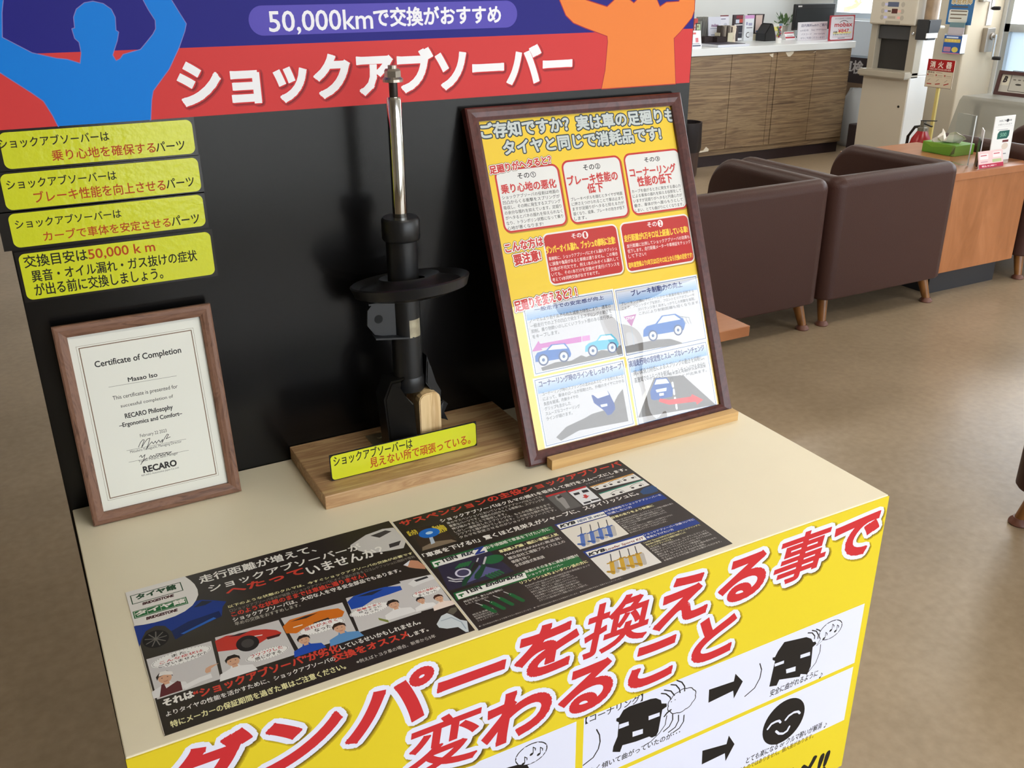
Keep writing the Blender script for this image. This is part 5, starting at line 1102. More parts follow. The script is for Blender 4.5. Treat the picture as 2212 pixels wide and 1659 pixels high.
# white corner with the shop sign
pts = [(40, 800), (615, 658), (660, 672), (700, 710), (728, 760), (735, 810), (715, 860), (680, 910), (610, 965), (520, 1010), (420, 1045), (320, 1072), (220, 1092), (110, 1110)]
q = [p.at('I', *c) for c in pts]; q[0] = (bd[0], bd[3]); q[1] = (q[1][0], bd[3]); q[-1] = (bd[0], q[-1][1]); p.poly(q, (232, 230, 226), 5)
a0, b0, a1, b1 = p.bounds('I', [(92, 818), (572, 692), (594, 772), (108, 902)]); p.frame(a0, b0, a1, b1, .0014, (30, 70, 44), 6)
p.text('I', 'タイヤ館', (157, 857), (532, 768), (440, 733), (26, 72, 44), 6, bold=.06); p.text('I', 'BRIDGESTONE', (213, 907), (511, 832), (222, 882), (74, 40, 44), 6, bold=.06, shear=.2)
a0, b0, a1, b1 = p.bounds('I', [(117, 965), (625, 832), (640, 895), (130, 1038)]); p.rect(a0, b0, a1, b1, (28, 106, 56), 6); p.frame(a0 + .0015, b0 + .0015, a1 - .0015, b1 - .0015, .0006, W_, 7)
for i in (1, 2, 3): p.rect(a0 + (a1 - a0) * i / 4, b0 + .0015, a0 + (a1 - a0) * i / 4 + .0005, b1 - .0015, W_, 7)
p.text('I', 'タイヤ館', (150, 1012), (617, 893), (522, 868), W_, 8, bold=.07); p.text('I', 'BRIDGESTONE', (249, 1047), (546, 968), (256, 1020), (74, 40, 44), 6, bold=.06, shear=.2)
# headline
p.text('I', '走行距離が増えて、', (757, 704), (1850, 395), (1480, 432), W_, 3, bold=.02)
p.text('I', 'ショックアブソーバーが', (845, 782), ('0', 776, 1176), (1618, 498), W_, 3, bold=.02)
p.text('I', 'へたって', (1012, 812), (1762, 640), (1600, 585), RD2, 3, bold=.045); p.text('I', 'いませんか？', (1785, 622), ('0', 828, 1190), ('0', 700, 1214), W_, 3, bold=.02)
p.text('I', '以下のような状態のクルマは、今すぐショックアブソーバの交換が必要です', (1020, 935), ('0', 893, 1198), (1392, 800), CRM, 3, bold=.02)
p.text('I', '□ショックアブソーバ本体が破損 □ショックアブソーバにオイル漏れがある □ゴムやブッシュに傾斜や摩耗', (1036, 974), ('0', 901, 1209), (1050, 940), (150, 144, 134), 3)
p.text('I', 'このような状態のままでは車検に通りません！', (1056, 1018), ('0', 795, 1250), (1075, 965), RD2, 3, bold=.03)
p.text('I', 'ショックアブソーバは、大切な人を守る安全部品でもあります。', (1070, 1064), ('0', 868, 1236), (1085, 1018), W_, 3, bold=.02)
p.text('I', '早めの交換をおすすめします。', (1086, 1102), (1702, 912), (1100, 1062), (206, 204, 190), 3)
# white car, hand, sleeve
p.ppoly('0', [(757, 1178), (790, 1156), (826, 1143), (850, 1140), (868, 1152), (878, 1170), (872, 1184), (840, 1190), (800, 1196), (775, 1190)], (206, 204, 200), 2); p.ppoly('0', [(800, 1158), (832, 1146), (846, 1148), (820, 1162)], (70, 66, 66), 3); p.ppoly('0', [(840, 1176), (866, 1168), (862, 1178), (842, 1184)], (60, 56, 58), 3)
p.ppoly('K', [(130, 1000), (200, 955), (260, 960), (335, 1000), (330, 1035), (250, 1030), (180, 1020)], (196, 140, 110), 2); p.ppoly('K', [(130, 1000), (190, 955), (170, 1010)], (220, 226, 234), 3)
p.ppoly('K', [(428, 1530), (470, 1455), (520, 1430), (560, 1445), (640, 1490), (700, 1500), (718, 1600), (690, 1600), (620, 1555), (520, 1570), (450, 1560)], (206, 216, 222), 3); p.ppoly('K', [(525, 1425), (555, 1385), (605, 1378), (612, 1410), (575, 1445)], (96, 92, 80), 4); p.pline('K', [(470, 1500), (560, 1470), (650, 1510), (690, 1570)], .0016, (160, 176, 190), 4)
# five picture cells
CG, SK, HR = (206, 204, 204), (214, 168, 138), (40, 30, 28)
def cell(k, q): p.ppoly(k, q, CG, 3)
def person(k, x, y, s, shirt, hair=HR):
    """head and shoulders printed small: x, y the chin in crop pixels, s the head height"""
    c = p.at(k, x, y); e = p.at(k, x, y - s); h = abs(e[1] - c[1]); cx, cy = c
    p.poly([(cx - h * 1.1, cy - h * .95), (cx - h * .95, cy - h * .35), (cx - h * .3, cy - h * .1), (cx - h * .2, cy + h * .12), (cx + h * .2, cy + h * .12), (cx + h * .3, cy - h * .1), (cx + h * .95, cy - h * .35), (cx + h * 1.1, cy - h * .95)], shirt, 5)
    p.poly([(cx - h * .16, cy - h * .1), (cx + h * .16, cy - h * .1), (cx + h * .16, cy + h * .2), (cx - h * .16, cy + h * .2)], SK, 6); p.ellipse(cx, cy + h * .48, h * .36, h * .46, SK, 7, 18)
    p.poly([(cx - h * .42, cy + h * .42), (cx - h * .44, cy + h * .75), (cx - h * .2, cy + h * 1.05), (cx + h * .2, cy + h * 1.06), (cx + h * .44, cy + h * .78), (cx + h * .42, cy + h * .42), (cx + h * .3, cy + h * .7), (cx, cy + h * .76), (cx - h * .3, cy + h * .68)], hair, 8)
    for d in (-.15, .15): p.ellipse(cx + h * d, cy + h * .52, h * .045, h * .03, HR, 8, 8)
    p.line([(cx - h * .1, cy + h * .2), (cx, cy + h * .17), (cx + h * .1, cy + h * .2)], h * .04, (160, 90, 80), 8)
def bubble(k, cx, cy, x1, y1, lines, col0=(190, 44, 44)):
    c = p.at(k, cx, cy); e = p.at(k, x1, y1); rx = abs(e[0] - c[0]); ry = rx * .36
    p.ellipse(c[0], c[1], rx, ry, (240, 240, 238), 6, 30)
    for i in range(44):
        a = 2 * math.pi * i / 44; p.ellipse(c[0] + rx * .95 * math.cos(a), c[1] + ry * .93 * math.sin(a), .0006, .0006, (60, 56, 54), 7, 6)
    n = len(lines)
    for i, (t, col, wd) in enumerate(lines):
        hh = ry * 1.5 / n; y = c[1] + ry * .75 - hh * (i + .88); p.text_box(t, c[0] - rx * wd, y, c[0] + rx * wd, y + hh * .8, col, 8, bold=.02)
DK = (60, 54, 52)
cell('J', [(45, 345), (432, 235), (488, 462), (110, 585)]); bubble('J', 255, 330, 435, 285, [('また、', DK, .3), ('こんな症状は', (190, 44, 44), .72), ('ございませんか？', DK, .78)])
person('J', 165, 488, 70, (226, 226, 226)); p.ppoly('J', [(135, 500), (150, 490), (165, 520), (230, 475), (250, 480), (262, 530), (125, 575)], (96, 44, 48), 9); p.ppoly('J', [(118, 450), (125, 425), (160, 415), (200, 420), (205, 438), (150, 440)], (232, 230, 226), 9); p.ppoly('J', [(262, 505), (360, 455), (430, 430), (440, 455), (370, 480), (280, 525)], (232, 232, 232), 6); p.ppoly('J', [(395, 420), (400, 400), (425, 385), (478, 368), (432, 400), (430, 420), (405, 430)], SK, 7)
cell('J', [(455, 215), (835, 110), (940, 315), (505, 455)])
p.ppoly('J', [(455, 235), (520, 205), (600, 195), (680, 170), (760, 165), (820, 170), (852, 185), (840, 205), (760, 225), (720, 250), (640, 280), (470, 300)], (196, 58, 48), 4); p.ppoly('J', [(530, 212), (600, 190), (660, 178), (600, 205)], (60, 40, 44), 5)
c = p.at('J', 650, 250); p.ellipse(*c, .0145, .0165, (34, 30, 32), 5); p.ellipse(*c, .008, .009, (70, 66, 66), 6); p.ppoly('J', [(760, 215), (850, 190), (838, 208), (770, 228)], (70, 30, 32), 5); p.pline('J', [(690, 208), (735, 200)], .002, (236, 226, 220), 5)
bubble('J', 768, 312, 895, 272, [('フワフワした', (190, 44, 44), .74), ('感じがする', DK, .6)]); person('J', 575, 385, 66, (232, 232, 232))
cell('J', [(848, 100), (1215, 5), (1305, 195), (965, 305)])
p.ppoly('J', [(860, 150), (900, 110), (1000, 80), (1080, 55), (1190, 40), (1228, 60), (1215, 90), (1130, 110), (1040, 140), (940, 190), (880, 190)], (214, 116, 32), 4); p.ppoly('J', [(905, 122), (990, 88), (1070, 66), (1000, 100)], (60, 46, 40), 5); p.pline('J', [(925, 155), (975, 140)], .002, (236, 226, 214), 5); p.ppoly('J', [(1040, 128), (1130, 96), (1150, 110), (1060, 140)], (50, 40, 38), 5)
bubble('J', 1093, 150, 1228, 108, [('揺れが大きく', (190, 44, 44), .72), ('なった', DK, .36)]); person('J', 1000, 255, 58, (36, 78, 180)); person('J', 1215, 185, 62, (96, 150, 204), (60, 40, 30))
cell('M', [(1000, 105), (1310, 20), (1402, 180), (1072, 285)])
p.ppoly('M', [(1008, 125), (1040, 95), (1130, 65), (1210, 45), (1290, 40), (1300, 60), (1230, 85), (1150, 110), (1090, 150), (1030, 165)], (36, 78, 176), 4); p.ppoly('M', [(1060, 98), (1130, 72), (1200, 56), (1140, 88)], (40, 46, 66), 5)
bubble('M', 1130, 165, 1235, 130, [('衝撃を多く', (190, 44, 44), .6), ('拾うように', DK, .56), ('なった', DK, .34)]); person('M', 1268, 160, 50, (232, 232, 232)); p.ppoly('M', [(1172, 210), (1225, 222), (1230, 236), (1178, 222)], (120, 130, 60), 6)
cell('M', [(1285, 15), (1488, -32), (1565, 130), (1400, 175)])
p.ppoly('M', [(1330, 30), (1360, 5), (1430, -15), (1470, -22), (1478, 0), (1420, 20), (1360, 45)], (226, 226, 226), 4); p.ppoly('M', [(1362, 10), (1430, -12), (1440, -4), (1375, 18)], (50, 50, 54), 5)
bubble('M', 1430, 72, 1510, 48, [('子供の車酔い', (190, 44, 44), .76), ('多くなった', DK, .6)]); person('M', 1410, 132, 36, (236, 236, 236)); person('M', 1507, 122, 40, (240, 224, 214), (70, 40, 30))
# lower lines
p.text('J', 'それは', (150, 628), (332, 572), (172, 578), W_, 3, bold=.045); p.text('J', '“ショックアブソーバ”が劣化', (338, 582), ('M', 975, 385), (385, 512), RD2, 3, bold=.035); p.text('M', 'しているせいかもしれません。', (978, 378), (1397, 235), (1000, 345), W_, 3, bold=.02)
p.text('J', 'よりタイヤの性能を活かすために、ショックアブソーバの', (165, 688), (1176, 345), (180, 652), W_, 3, bold=.015); p.text('M', '交換をオススメ', (945, 443), (1336, 300), (960, 396), RD2, 3, bold=.035); p.text('M', 'します。', (1340, 312), (1436, 270), (1346, 288), W_, 3, bold=.02)
p.text('J', '特にメーカーの保証期間を過ぎた車はご注意ください。', (195, 754), (1237, 395), (208, 708), CRM, 3, bold=.02); p.text('M', '※例えばトヨタ車の場合、新車から5年', (1062, 454), (1481, 312), (1070, 430), (214, 210, 204), 3)
p.obj('print', rt)

rt, p, bd = flyer('black product flyer on the table with green and blue bars, the right one of two', [(854, 1126), (1340, 993), (1580, 1176), (1024, 1363)])
p.rect(bd[0] - .0008, bd[1], bd[0] + .0006, bd[3], (226, 222, 214), 1)
p.text('K', 'サスペンションの主役ショックアブソーバ', (120, 655), ('L', 992, 130), (178, 585), RD2, 3, bold=.035)
p.text('K', 'ショックアブソーバはクルマの揺れを吸収して走行をスムーズにします。', (472, 618), ('L', 1052, 185), (520, 572), W_, 3, bold=.025)
p.para('K', (512, 618), (1398, 415), (624, 768), ['車のサスペンションにおいてショックアブソーバはとっても', '重要なパーツです。路面の凸凹からくる衝撃は、スプリングが', '伸び縮みすることで吸収します。', 'しかし一度吸収したスプリングは、もとの位置に戻るまで', 'フワフワと揺れ続けてしまいます。この余分な揺れを抑え、', 'クルマを安定させるのがショックアブソーバです。'], (226, 224, 216), 3)
p.text('K', '「車高を下げる!!」驚くほど見栄えがシャープに、スタイリッシュに。', (322, 938), ('L', 1168, 432), (352, 885), W_, 3, bold=.025)
p.ppoly('K', [(185, 680), (455, 630), (612, 785), (300, 872)], (58, 46, 38), 2); c = p.at('K', 362, 712); p.ellipse(*c, .017, .013, (26, 110, 206), 4); p.ellipse(*c, .006, .004, (180, 214, 240), 5); p.ppoly('K', [(355, 735), (385, 730), (415, 800), (380, 815)], (186, 200, 216), 3); p.ppoly('K', [(300, 840), (400, 790), (560, 770), (610, 785), (300, 872)], (132, 116, 96), 3)
p.text('K', 'ばっちり', (188, 740), (250, 700), (192, 690), (206, 186, 60), 3, bold=.03); p.text('K', '沈みやすい', (440, 720), (530, 690), (440, 640), (206, 186, 60), 3, bold=.03)
p.ppoly('L', [(182, 440), (388, 385), (565, 545), (357, 602)], (96, 94, 92), 2); p.ppoly('L', [(182, 440), (388, 385), (402, 398), (196, 455)], (186, 40, 40), 3); p.ppoly('L', [(280, 445), (320, 425), (385, 470), (440, 560), (400, 575), (340, 510), (300, 480)], (150, 148, 146), 3); p.ppoly('L', [(300, 450), (340, 432), (360, 450), (320, 470)], (50, 48, 48), 4)
p.ppoly('L', [(410, 390), (597, 335), (767, 485), (580, 540)], (226, 228, 232), 2); p.ppoly('L', [(410, 390), (597, 335), (610, 350), (424, 404)], (186, 40, 40), 3); p.ppoly('L', [(572, 432), (602, 424), (622, 440), (640, 436), (612, 466), (566, 456), (590, 448)], (196, 60, 56), 3)
for q in ([(470, 415), (530, 400), (545, 420), (490, 436)], [(556, 385), (615, 372), (640, 396), (575, 410)], [(575, 510), (650, 490), (660, 505), (590, 525)], [(655, 480), (740, 462), (745, 475), (665, 495)]): p.ppoly('L', q, (44, 42, 48), 3)
p.text('L', 'ショックアブソーバの役割', (610, 322), (900, 242), (614, 308), W_, 3)
for q, bar in (([(640, 345), (1092, 205), (1182, 265), (716, 380)], (204, 150, 70)), ([(735, 415), (1192, 270), (1266, 325), (790, 478)], (50, 130, 110))):
    p.ppoly('L', q, (228, 228, 224), 2); p.ppoly('L', [q[0], q[1], (q[1][0] + 12, q[1][1] + 8), (q[0][0] + 12, q[0][1] + 8)], bar, 3)
for cx, cy in ((760, 338), (905, 295), (1050, 250), (930, 400), (1130, 330)):
    p.pline('L', [(cx - 70, cy + 22), (cx - 50, cy + 2), (cx - 10, cy - 18), (cx + 30, cy - 24), (cx + 60, cy - 12), (cx + 75, cy)], .0009, (60, 60, 60), 3)
    for d in (-40, 40): c = p.at('L', cx + d, cy + 14 - d * .3); p.ellipse(*c, .0032, .0026, (50, 48, 48), 3, 12)
p.ppoly('L', [(1165, 400), (1200, 360), (1290, 330), (1340, 350), (1355, 390), (1280, 415), (1200, 425)], (44, 76, 120), 2)
# green product bars
def bar(k, q, wq, col, name, sub, subcol):
    p.ppoly(k, q, col, 2); p.ppoly(k, wq, (236, 236, 232), 3)
bar('K', [(365, 965), (1455, 650), (1492, 700), (402, 1032)], [(385, 975), (865, 835), (886, 880), (410, 1020)], GRN, '', '', 0)
p.ppoly('K', [(408, 985), (455, 970), (462, 980), (442, 986), (452, 1002), (436, 1007), (426, 992), (412, 996)], GRN, 4); p.text('K', 'TEIN', (480, 978), (618, 937), (490, 940), (40, 40, 44), 4, bold=.05); p.text('K', 'FLEX', (660, 926), (770, 895), (655, 900), (36, 40, 60), 4, bold=.06, shear=.3); p.text('K', 'Z', (778, 905), (868, 862), (790, 850), (40, 60, 140), 4, bold=.07, shear=.3)
p.text('K', 'お手頃価格で車高を下げたい方に', (882, 858), (1452, 690), (895, 822), W_, 4, bold=.01); p.text('K', '車高調入門編・幅広い車種に人気', (1002, 892), (1526, 735), (1012, 860), CRM, 3, bold=.03)
p.para('K', (1030, 900), (1585, 795), (1125, 1022), ['MADEINJAPANの高品質!', '横浜自社工場製プライス以上の', '価値を持つ', '全長調整式車高調'], W_, 3)
p.ppoly('K', [(435, 1010), (902, 875), (1122, 1055), (535, 1232)], (48, 44, 66), 2); p.ppoly('K', [(640, 1090), (800, 1000), (1000, 1040), (700, 1160)], (92, 92, 140), 3)
for q in ([(745, 985), (780, 970), (805, 1010), (705, 1150), (690, 1185), (655, 1190), (655, 1160), (720, 1040)], [(835, 990), (865, 985), (870, 1010), (830, 1100), (800, 1130), (765, 1120), (770, 1085), (815, 1030)]): p.ppoly('K', q, (30, 70, 48), 5)
p.ppoly('K', [(770, 975), (795, 962), (810, 1000), (745, 1070), (735, 1040)], (44, 38, 40), 6); p.pline('K', [(800, 940), (788, 970)], .0022, (200, 200, 206), 6); p.pline('K', [(868, 930), (850, 990)], .003, (190, 190, 196), 6); c = p.at('K', 938, 948); p.ellipse(*c, .016, .011, (34, 100, 60), 5); p.ellipse(p.at('K', 665, 1070)[0], p.at('K', 665, 1070)[1], .012, .011, (206, 206, 224), 5); p.ellipse(p.at('K', 665, 1070)[0], p.at('K', 665, 1070)[1], .009, .008, (70, 66, 96), 6)
for i in range(5): p.pline('K', [(600 + 26 * i, 1030 - 6 * i), (640 + 24 * i, 990 - 6 * i)], .003, (40, 106, 64), 5); p.pline('K', [(870 + 28 * i, 1090 - 10 * i), (930 + 24 * i, 1120 - 12 * i)], .0034, (36, 100, 60), 5)
p.pline('K', [(530, 1110), (580, 1130), (660, 1125)], .003, (196, 196, 204), 5); p.pline('K', [(540, 1140), (600, 1150), (650, 1145)], .0024, (196, 196, 204), 5)
bar('K', [(577, 1250), (1690, 912), (1742, 975), (607, 1318)], [(597, 1258), (1217, 1065), (1240, 1112), (625, 1308)], GRN, '', '', 0)
p.ppoly('K', [(622, 1266), (668, 1252), (675, 1262), (655, 1268), (664, 1284), (648, 1288), (640, 1274), (626, 1278)], GRN, 4); p.text('K', 'TEIN', (696, 1258), (836, 1212), (706, 1218), (40, 40, 44), 4, bold=.05); p.text('K', 'EnduraPro', (876, 1196), (1206, 1092), (885, 1162), (40, 40, 44), 4, bold=.06, shear=.25); p.text('K', 'PLUS', (1118, 1130), (1212, 1105), (1122, 1116), (40, 40, 44), 4, bold=.04)
p.text('K', '車高はそのままに減衰力調整付', (1230, 1074), (1702, 918), (1240, 1042), W_, 4, bold=.01); p.text('K', 'ショックアブソーバー', (1252, 1104), (1566, 1000), (1262, 1078), W_, 4, bold=.01)
p.text('K', 'リフレッシュ&ちょいダウン派の方に', (1186, 1172), ('L', 630, 1132), (1196, 1140), CRM, 3, bold=.03)
FILL = ['EnduraPro/EnduraPro PLUSは純正形状の高性能ショック', 'アブソーバです。純正ショックアブソーバの耐久性を', 'シートを備え、純正スプリングと純正アッパーマウント', '吸収力した設計をしました。純正ショックアブソーバへの', 'オイル漏れ時などよるは時間交換用としてだけでなく、', '純正の車高ノーマル車の性能を維持しながら乗り心地や', '向上させたいという方にも最適なアイテムです。また、', 'スプリングと組み合わせてご使用いただくことも可能です。']
p.para('K', (1216, 1180), ('L', 652, 1165), (1340, 1332), FILL, (206, 204, 198), 3)
for i, (x, y) in enumerate(((780, 1340), (860, 1312), (935, 1275), (1030, 1240))): p.pline('K', [(x, y), (x + 60, y + 22)], .0014, (190, 190, 186), 4); p.pline('K', [(x + 60, y + 22), (x + 170, y + 78)], .0066, (26, 96, 50), 4)
p.para('K', (665, 1322), (1025, 1225), (685, 1360), ['純正形状式、乗り心地を犠牲に', 'したくない方に!'], W_, 4); p.para('K', (745, 1440), (945, 1395), (790, 1510), ['純正を凌駕する', '耐久性が魅力の日本製', '信頼安全の純正形状', 'ショックアブソーバ'], (206, 204, 198), 3)
p.text('K', '●一部の商品はお車により装着できない場合がございます。 ●一部の商品はお取り寄せとなる場合がございます。 ●商品は仕様を予告なく変更することがございます。', (812, 1556), ('L', 985, 1296), (818, 1540), (190, 188, 180), 3)
# blue product bars
bar('L', [(275, 740), (1375, 410), (1450, 465), (342, 792)], [(300, 745), (785, 603), (826, 645), (335, 785)], KB, '', '', 0)
p.text('L', 'KYB', (345, 770), (496, 716), (358, 738), (30, 30, 34), 4, bold=.08, shear=.3); p.text('L', 'NEW SR', (528, 718), (672, 668), (540, 688), (120, 130, 160), 4, bold=.05, shear=.2); p.text('L', 'SPECIAL', (690, 668), (822, 630), (696, 650), (40, 50, 90), 4, bold=.05, shear=.3)
p.text('L', 'お手頃価格でショックアブソーバーを', (806, 612), (1392, 435), (816, 588), W_, 4, bold=.01); p.text('L', '交換したい方', (838, 638), (1088, 562), (848, 612), W_, 4, bold=.01); p.text('L', '日常の走りをより快適に', (882, 678), (1312, 545), (892, 650), CRM, 3, bold=.03)
F2 = ['NEW SR SPECIALは純正ショックアブソーバと同等の機能を備え', '乗り心地の良さをそのままに減衰力特性を見直したショック', 'フルでの走りも向上。路面をしっかりと捉え車両をしっかり', '走行アップさせながら乗り心地とのバランスをコンセプトに', '開発しています。', '「低くないけど沈みにくい」独特のしっかり感がカジュアルに', '効いた感覚で楽しんで頂けるよう仕上げています。', '思わぬもショックアブソーバに仕上げています。']
p.para('L', (905, 694), (1505, 515), (1060, 832), F2, (206, 204, 198), 3)
def shocks(k, spots, col, dk):
    for x, y, dx, dy in spots:
        a, e = p.at(k, x, y), p.at(k, x + dx, y + dy); m_ = (a[0] + (e[0] - a[0]) * .42, a[1] + (e[1] - a[1]) * .42)
        p.line([(m_[0] + .006, m_[1] - .002), (e[0] + .007, e[1] + .001)], .008, (186, 182, 176), 4); p.line([a, m_], .0016, (70, 70, 74), 5); p.line([m_, e], .0068, col, 5); p.line([(m_[0] - .008, m_[1] - .001), (m_[0] + .007, m_[1])], .0026, dk, 6); p.line([(e[0] - .005, e[1] + .006), (e[0] + .002, e[1] + .002)], .005, dk, 6)
p.ppoly('L', [(340, 797), (842, 648), (1052, 835), (545, 997)], (226, 222, 212), 2); shocks('L', [(550, 765, 30, 190), (645, 740, 40, 185), (728, 715, 45, 170), (815, 690, 50, 170)], (84, 116, 190), (60, 92, 160))
bar('L', [(570, 1020), (1722, 668), (1792, 725), (642, 1088)], [(600, 1027), (1197, 850), (1236, 892), (640, 1072)], KB, '', '', 0)
p.text('L', 'KYB', (640, 1064), (808, 1004), (655, 1030), (30, 30, 34), 4, bold=.08, shear=.3); p.text('L', 'Lowfer Sports KIT', (822, 1016), (1208, 876), (835, 982), (130, 40, 44), 4, bold=.03, shear=.25)
p.text('L', 'ショックアブソーバー交換ついでに', (1212, 858), (1728, 685), (1222, 832), W_, 4, bold=.01); p.text('L', '車高も下げたい方', (1245, 884), (1522, 795), (1255, 858), W_, 4, bold=.01)
p.para('L', (1195, 922), (1800, 748), (1240, 985), ['Lowfer Sportsは純正形状ローダウンスプリングと', '組み合わせ使用いただける減衰力設計とした', 'ショックアブソーバです。'], CRM, 3, bold=.01)
p.para('L', (1262, 985), (1905, 835), (1405, 1125), ['純正形状、減衰力固定のため、ローダウンスプリングと', '的確なチューニングのショックアブソーバにより車高を', '実現したフットワークとスタイリッシュなローダウンフォルムを', '演出します。ショックアブソーバ単品及び', '「KITは」ローハイトスプリングと組み合わせた', 'サスペンションキットのLKITを設定。', 'お客様のクルマの仕様に合わせお選びいただけます。'], (206, 204, 198), 3)
p.ppoly('L', [(650, 1092), (1167, 930), (1392, 1130), (862, 1307)], (228, 226, 222), 2); shocks('L', [(858, 1048, 30, 195), (950, 1010, 48, 195), (1040, 990, 52, 190), (1112, 965, 62, 195)], (206, 164, 46), (176, 136, 34))
p.obj('print', rt)

# ================================================================== YELLOW FRONT SHEET OF THE TABLE
rt = thing('front_poster', 'big yellow poster with red white-edged Japanese lettering covering the front of the display table', 'poster', (TW / 2, 0, .36))
YLW = mat('poster_sunny_yellow', (230, 206, 36), .5, spec=.4)
b = B(); b.box(.0, TW, -.0022, -.0002, .0655, TH - .0018); b.obj('sheet', YLW, rt)
p = Print((0, -.0023, 0), (1, 0, 0), (0, 0, 1))
WB, BK2, RB = (226, 228, 246), (30, 26, 24), (204, 48, 52)
p.rect(.607, .318, 1.185, .4475, WB, 1); p.rect(.607, .186, 1.184, .3095, WB, 1); p.rect(.022, .318, .594, .4475, WB, 1); p.rect(.022, .186, .594, .3095, WB, 1)
def big(t, x0, x1, y0, y1):
    vs = glyphs(t, .14, 5)[0]; mx0, mx1 = min(v[0] for v in vs), max(v[0] for v in vs); my0, my1 = min(v[1] for v in vs), max(v[1] for v in vs)
    sx, sy = (x1 - x0) / (mx1 - mx0), (y1 - y0) / (my1 - my0); ox, oy = x0 - mx0 * sx, y0 - my0 * sy
    sh = [(.145, (200, 174, 30)), (.125, (168, 142, 26)), (.1, (130, 106, 22)), (.08, (98, 78, 16))]
    for i, ch in enumerate(t):
        v = glyphs(ch, .14, 5)[0]; q = (ox + (i + min(a[0] for a in v)) * sx, oy + min(a[1] for a in v) * sy, ox + (i + max(a[0] for a in v)) * sx, oy + max(a[1] for a in v) * sy)
        kanji = ch in '換事変'
        p.text_box(ch, *q, RB, 8, bold=.02 if kanji else .041, square=True, shear=.14, out=((.108 if kanji else .125, (230, 232, 248)),), shadow=(.04, -.04, sh), res=5)
big('ダンパーを換える事で', .022, 1.182, .559, .6445)
big('変わること', .323, .884, .462, .551)
# car pictograms
def van(pts, wins):
    p.ppoly('N', pts, BK2, 3)
    for q in wins: p.ppoly('N', q, WB, 4)
van([(340, 1562), (385, 1562), (400, 1522), (480, 1500), (560, 1470), (575, 1477), (602, 1465), (614, 1440), (638, 1310), (665, 1290), (664, 1272), (634, 1272), (630, 1252), (600, 1240), (568, 1245), (440, 1290), (405, 1312), (380, 1355), (364, 1362), (362, 1378), (378, 1385), (370, 1470), (345, 1530)],
    [[(380, 1398), (436, 1380), (438, 1402), (378, 1425)], [(556, 1348), (622, 1325), (622, 1347), (556, 1372)], [(460, 1442), (522, 1424), (522, 1452), (460, 1472)]])
van([(1278, 1172), (1322, 1165), (1338, 1130), (1460, 1112), (1466, 1096), (1505, 1098), (1526, 1050), (1538, 935), (1560, 915), (1555, 902), (1540, 905), (1530, 885), (1500, 875), (1368, 905), (1330, 960), (1312, 995), (1298, 998), (1298, 1012), (1312, 1018), (1296, 1090)],
    [[(1310, 1035), (1366, 1015), (1365, 1032), (1310, 1052)], [(1465, 982), (1522, 963), (1522, 984), (1464, 1002)], [(1378, 1068), (1436, 1050), (1434, 1078), (1380, 1092)]])
p.ppoly('N', [(918, 1190), (1066, 1140), (1076, 1094), (1120, 1140), (1066, 1242), (1062, 1196), (914, 1268)], BK2, 3); p.ppoly('N', [(878, 1555), (1022, 1515), (1036, 1464), (1070, 1515), (1016, 1617), (1012, 1570), (874, 1637)], BK2, 3)
def arc(pts, wd=.0022, lay=3, c=BK2): p.pline('N', pts, wd, c, lay)
arc([(245, 1428), (262, 1460), (266, 1500), (255, 1545), (225, 1595), (165, 1642)]); arc([(665, 1345), (655, 1400), (620, 1450), (570, 1500), (532, 1522)], .0016); arc([(1222, 1034), (1232, 1070), (1222, 1120), (1190, 1180), (1132, 1230)]); arc([(1585, 920), (1582, 960), (1555, 1030), (1500, 1098)], .0016)
for q in ([(632, 1212), (660, 1215), (685, 1235), (692, 1262)], [(650, 1192), (690, 1198), (712, 1225), (715, 1250)], [(690, 1160), (720, 1162), (740, 1185), (745, 1210)], [(725, 1134), (755, 1145), (772, 1170), (772, 1200)], [(700, 1335), (700, 1370), (680, 1410), (645, 1440)], [(735, 1342), (735, 1375), (715, 1415), (675, 1445)], [(768, 1342), (765, 1380), (740, 1420), (702, 1447)], [(1510, 850), (1535, 850), (1550, 868), (1548, 885)], [(1535, 835), (1560, 840), (1572, 862), (1568, 884)], [(1560, 828), (1580, 835), (1588, 855), (1585, 880)]): arc(q, .0022)
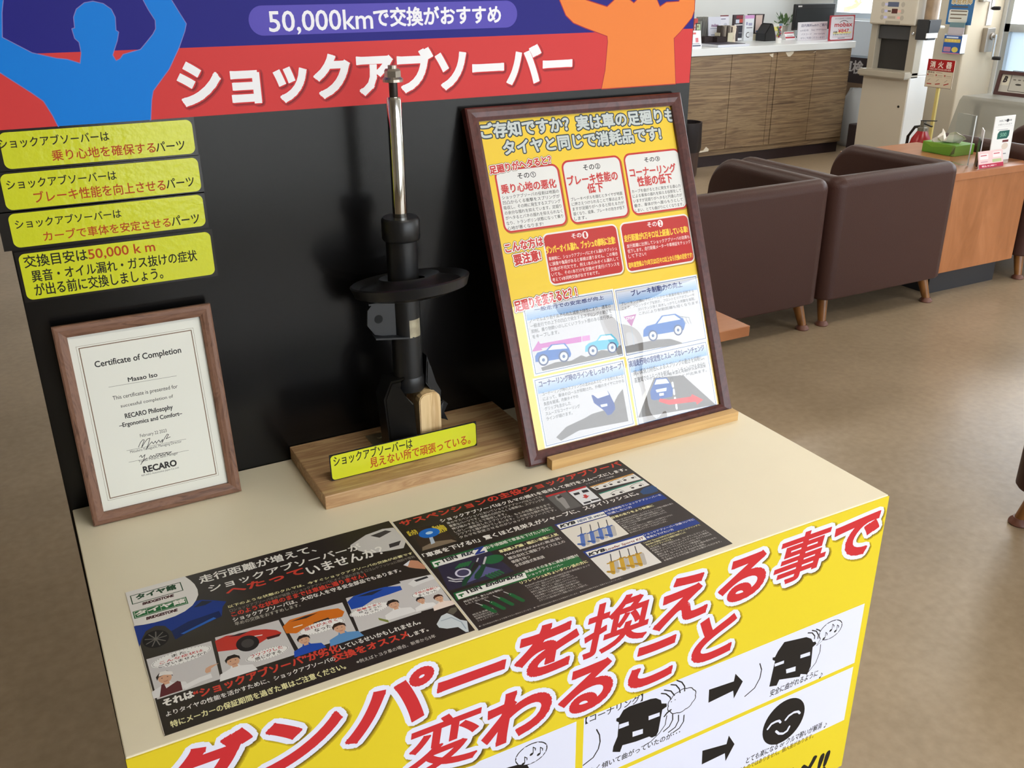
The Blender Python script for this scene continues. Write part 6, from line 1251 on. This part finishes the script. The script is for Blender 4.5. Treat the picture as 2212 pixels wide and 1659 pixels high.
# puff cloud and speech balloons
cc = p.at('N', 755, 1255); pts = []
for i in range(60):
    a = 2 * math.pi * i / 60; r = 1 + .07 * abs(math.sin(a * 5)); pts.append((cc[0] + .0265 * r * math.cos(a), cc[1] + .022 * r * math.sin(a)))
p.poly(pts, WB, 3); p.line(pts, .0016, BK2, 4, True); arc([(650, 1350), (670, 1325), (690, 1310), (665, 1330), (650, 1350)], .003)
def balloon(k, x, y, rx, ry, tail, notes=True):
    c = p.at(k, x, y); P = [(c[0] + rx * math.cos(2 * math.pi * i / 36), c[1] + ry * math.sin(2 * math.pi * i / 36)) for i in range(36)]
    t = [p.at(k, *q) for q in tail]; p.poly(t, WB, 4); p.line(t, .0018, BK2, 3); p.poly(P, WB, 4); p.line(P, .0018, BK2, 4, True); p.poly([(c[0] + (a - c[0]) * .96, c[1] + (b_ - c[1]) * .96) for a, b_ in P], WB, 5)
    if notes:
        for dx, dy in ((-.014, -.008), (.0, .004), (.012, -.002)): p.note(c[0] + dx, c[1] + dy - .005, .016, BK2, 6)
balloon('N', 1645, 832, .0265, .0185, [(1590, 880), (1562, 925), (1610, 882)])
balloon('M', 1985, 928, .026, .0185, [(1935, 945), (1932, 990), (1965, 960)])
p.ppoly('M', [(1815, 1040), (1850, 1005), (1920, 985), (1965, 990), (1990, 1040)], BK2, 3)
# smiling face
c = p.at('N', 1365, 1380); rx = abs(p.at('N', 1488, 1340)[0] - p.at('N', 1243, 1420)[0]) / 2; p.ellipse(*c, rx, rx * 1.0, BK2, 3, 40)
for q in ([(1268, 1425), (1290, 1395), (1318, 1380), (1336, 1375), (1345, 1385)], [(1375, 1370), (1395, 1345), (1425, 1325), (1450, 1320), (1460, 1330)], [(1318, 1438), (1335, 1452), (1360, 1452), (1385, 1435), (1398, 1410)]): p.pline('N', q, .0048, WB, 5)
# small lettering
def sm(t, a, e, h, col=BK2, **k): p.text('N', t, a, e, h, col, 3, bold=.014, **k)
sm('【コーナリング】', (178, 1397), (521, 1248), (190, 1348)); sm('よく傾いて曲がっていたのが･･･', (200, 1697), (742, 1468), (215, 1655)); c = p.at('N', 1580, 1122); p.note(c[0], c[1] + .002, .012, BK2, 3); c = p.at('N', 1608, 1418); p.note(c[0], c[1] + .002, .011, BK2, 3)
sm('安全に曲がれるように', (1280, 1233), (1564, 1120), (1292, 1190), shear=.12); sm('とても楽になる or クルマ酔いが解消', (1138, 1634), (1590, 1420), (1146, 1594), shear=.12)
sm('※効果を保証するものではありません。個人差があります。', (930, 1770), (1537, 1495), (940, 1735), (120, 96, 20))
p.text_box('オススメ!!', .915, .075, 1.158, .128, BK2, 3, bold=.05, shear=.2)
p.obj('print', rt)
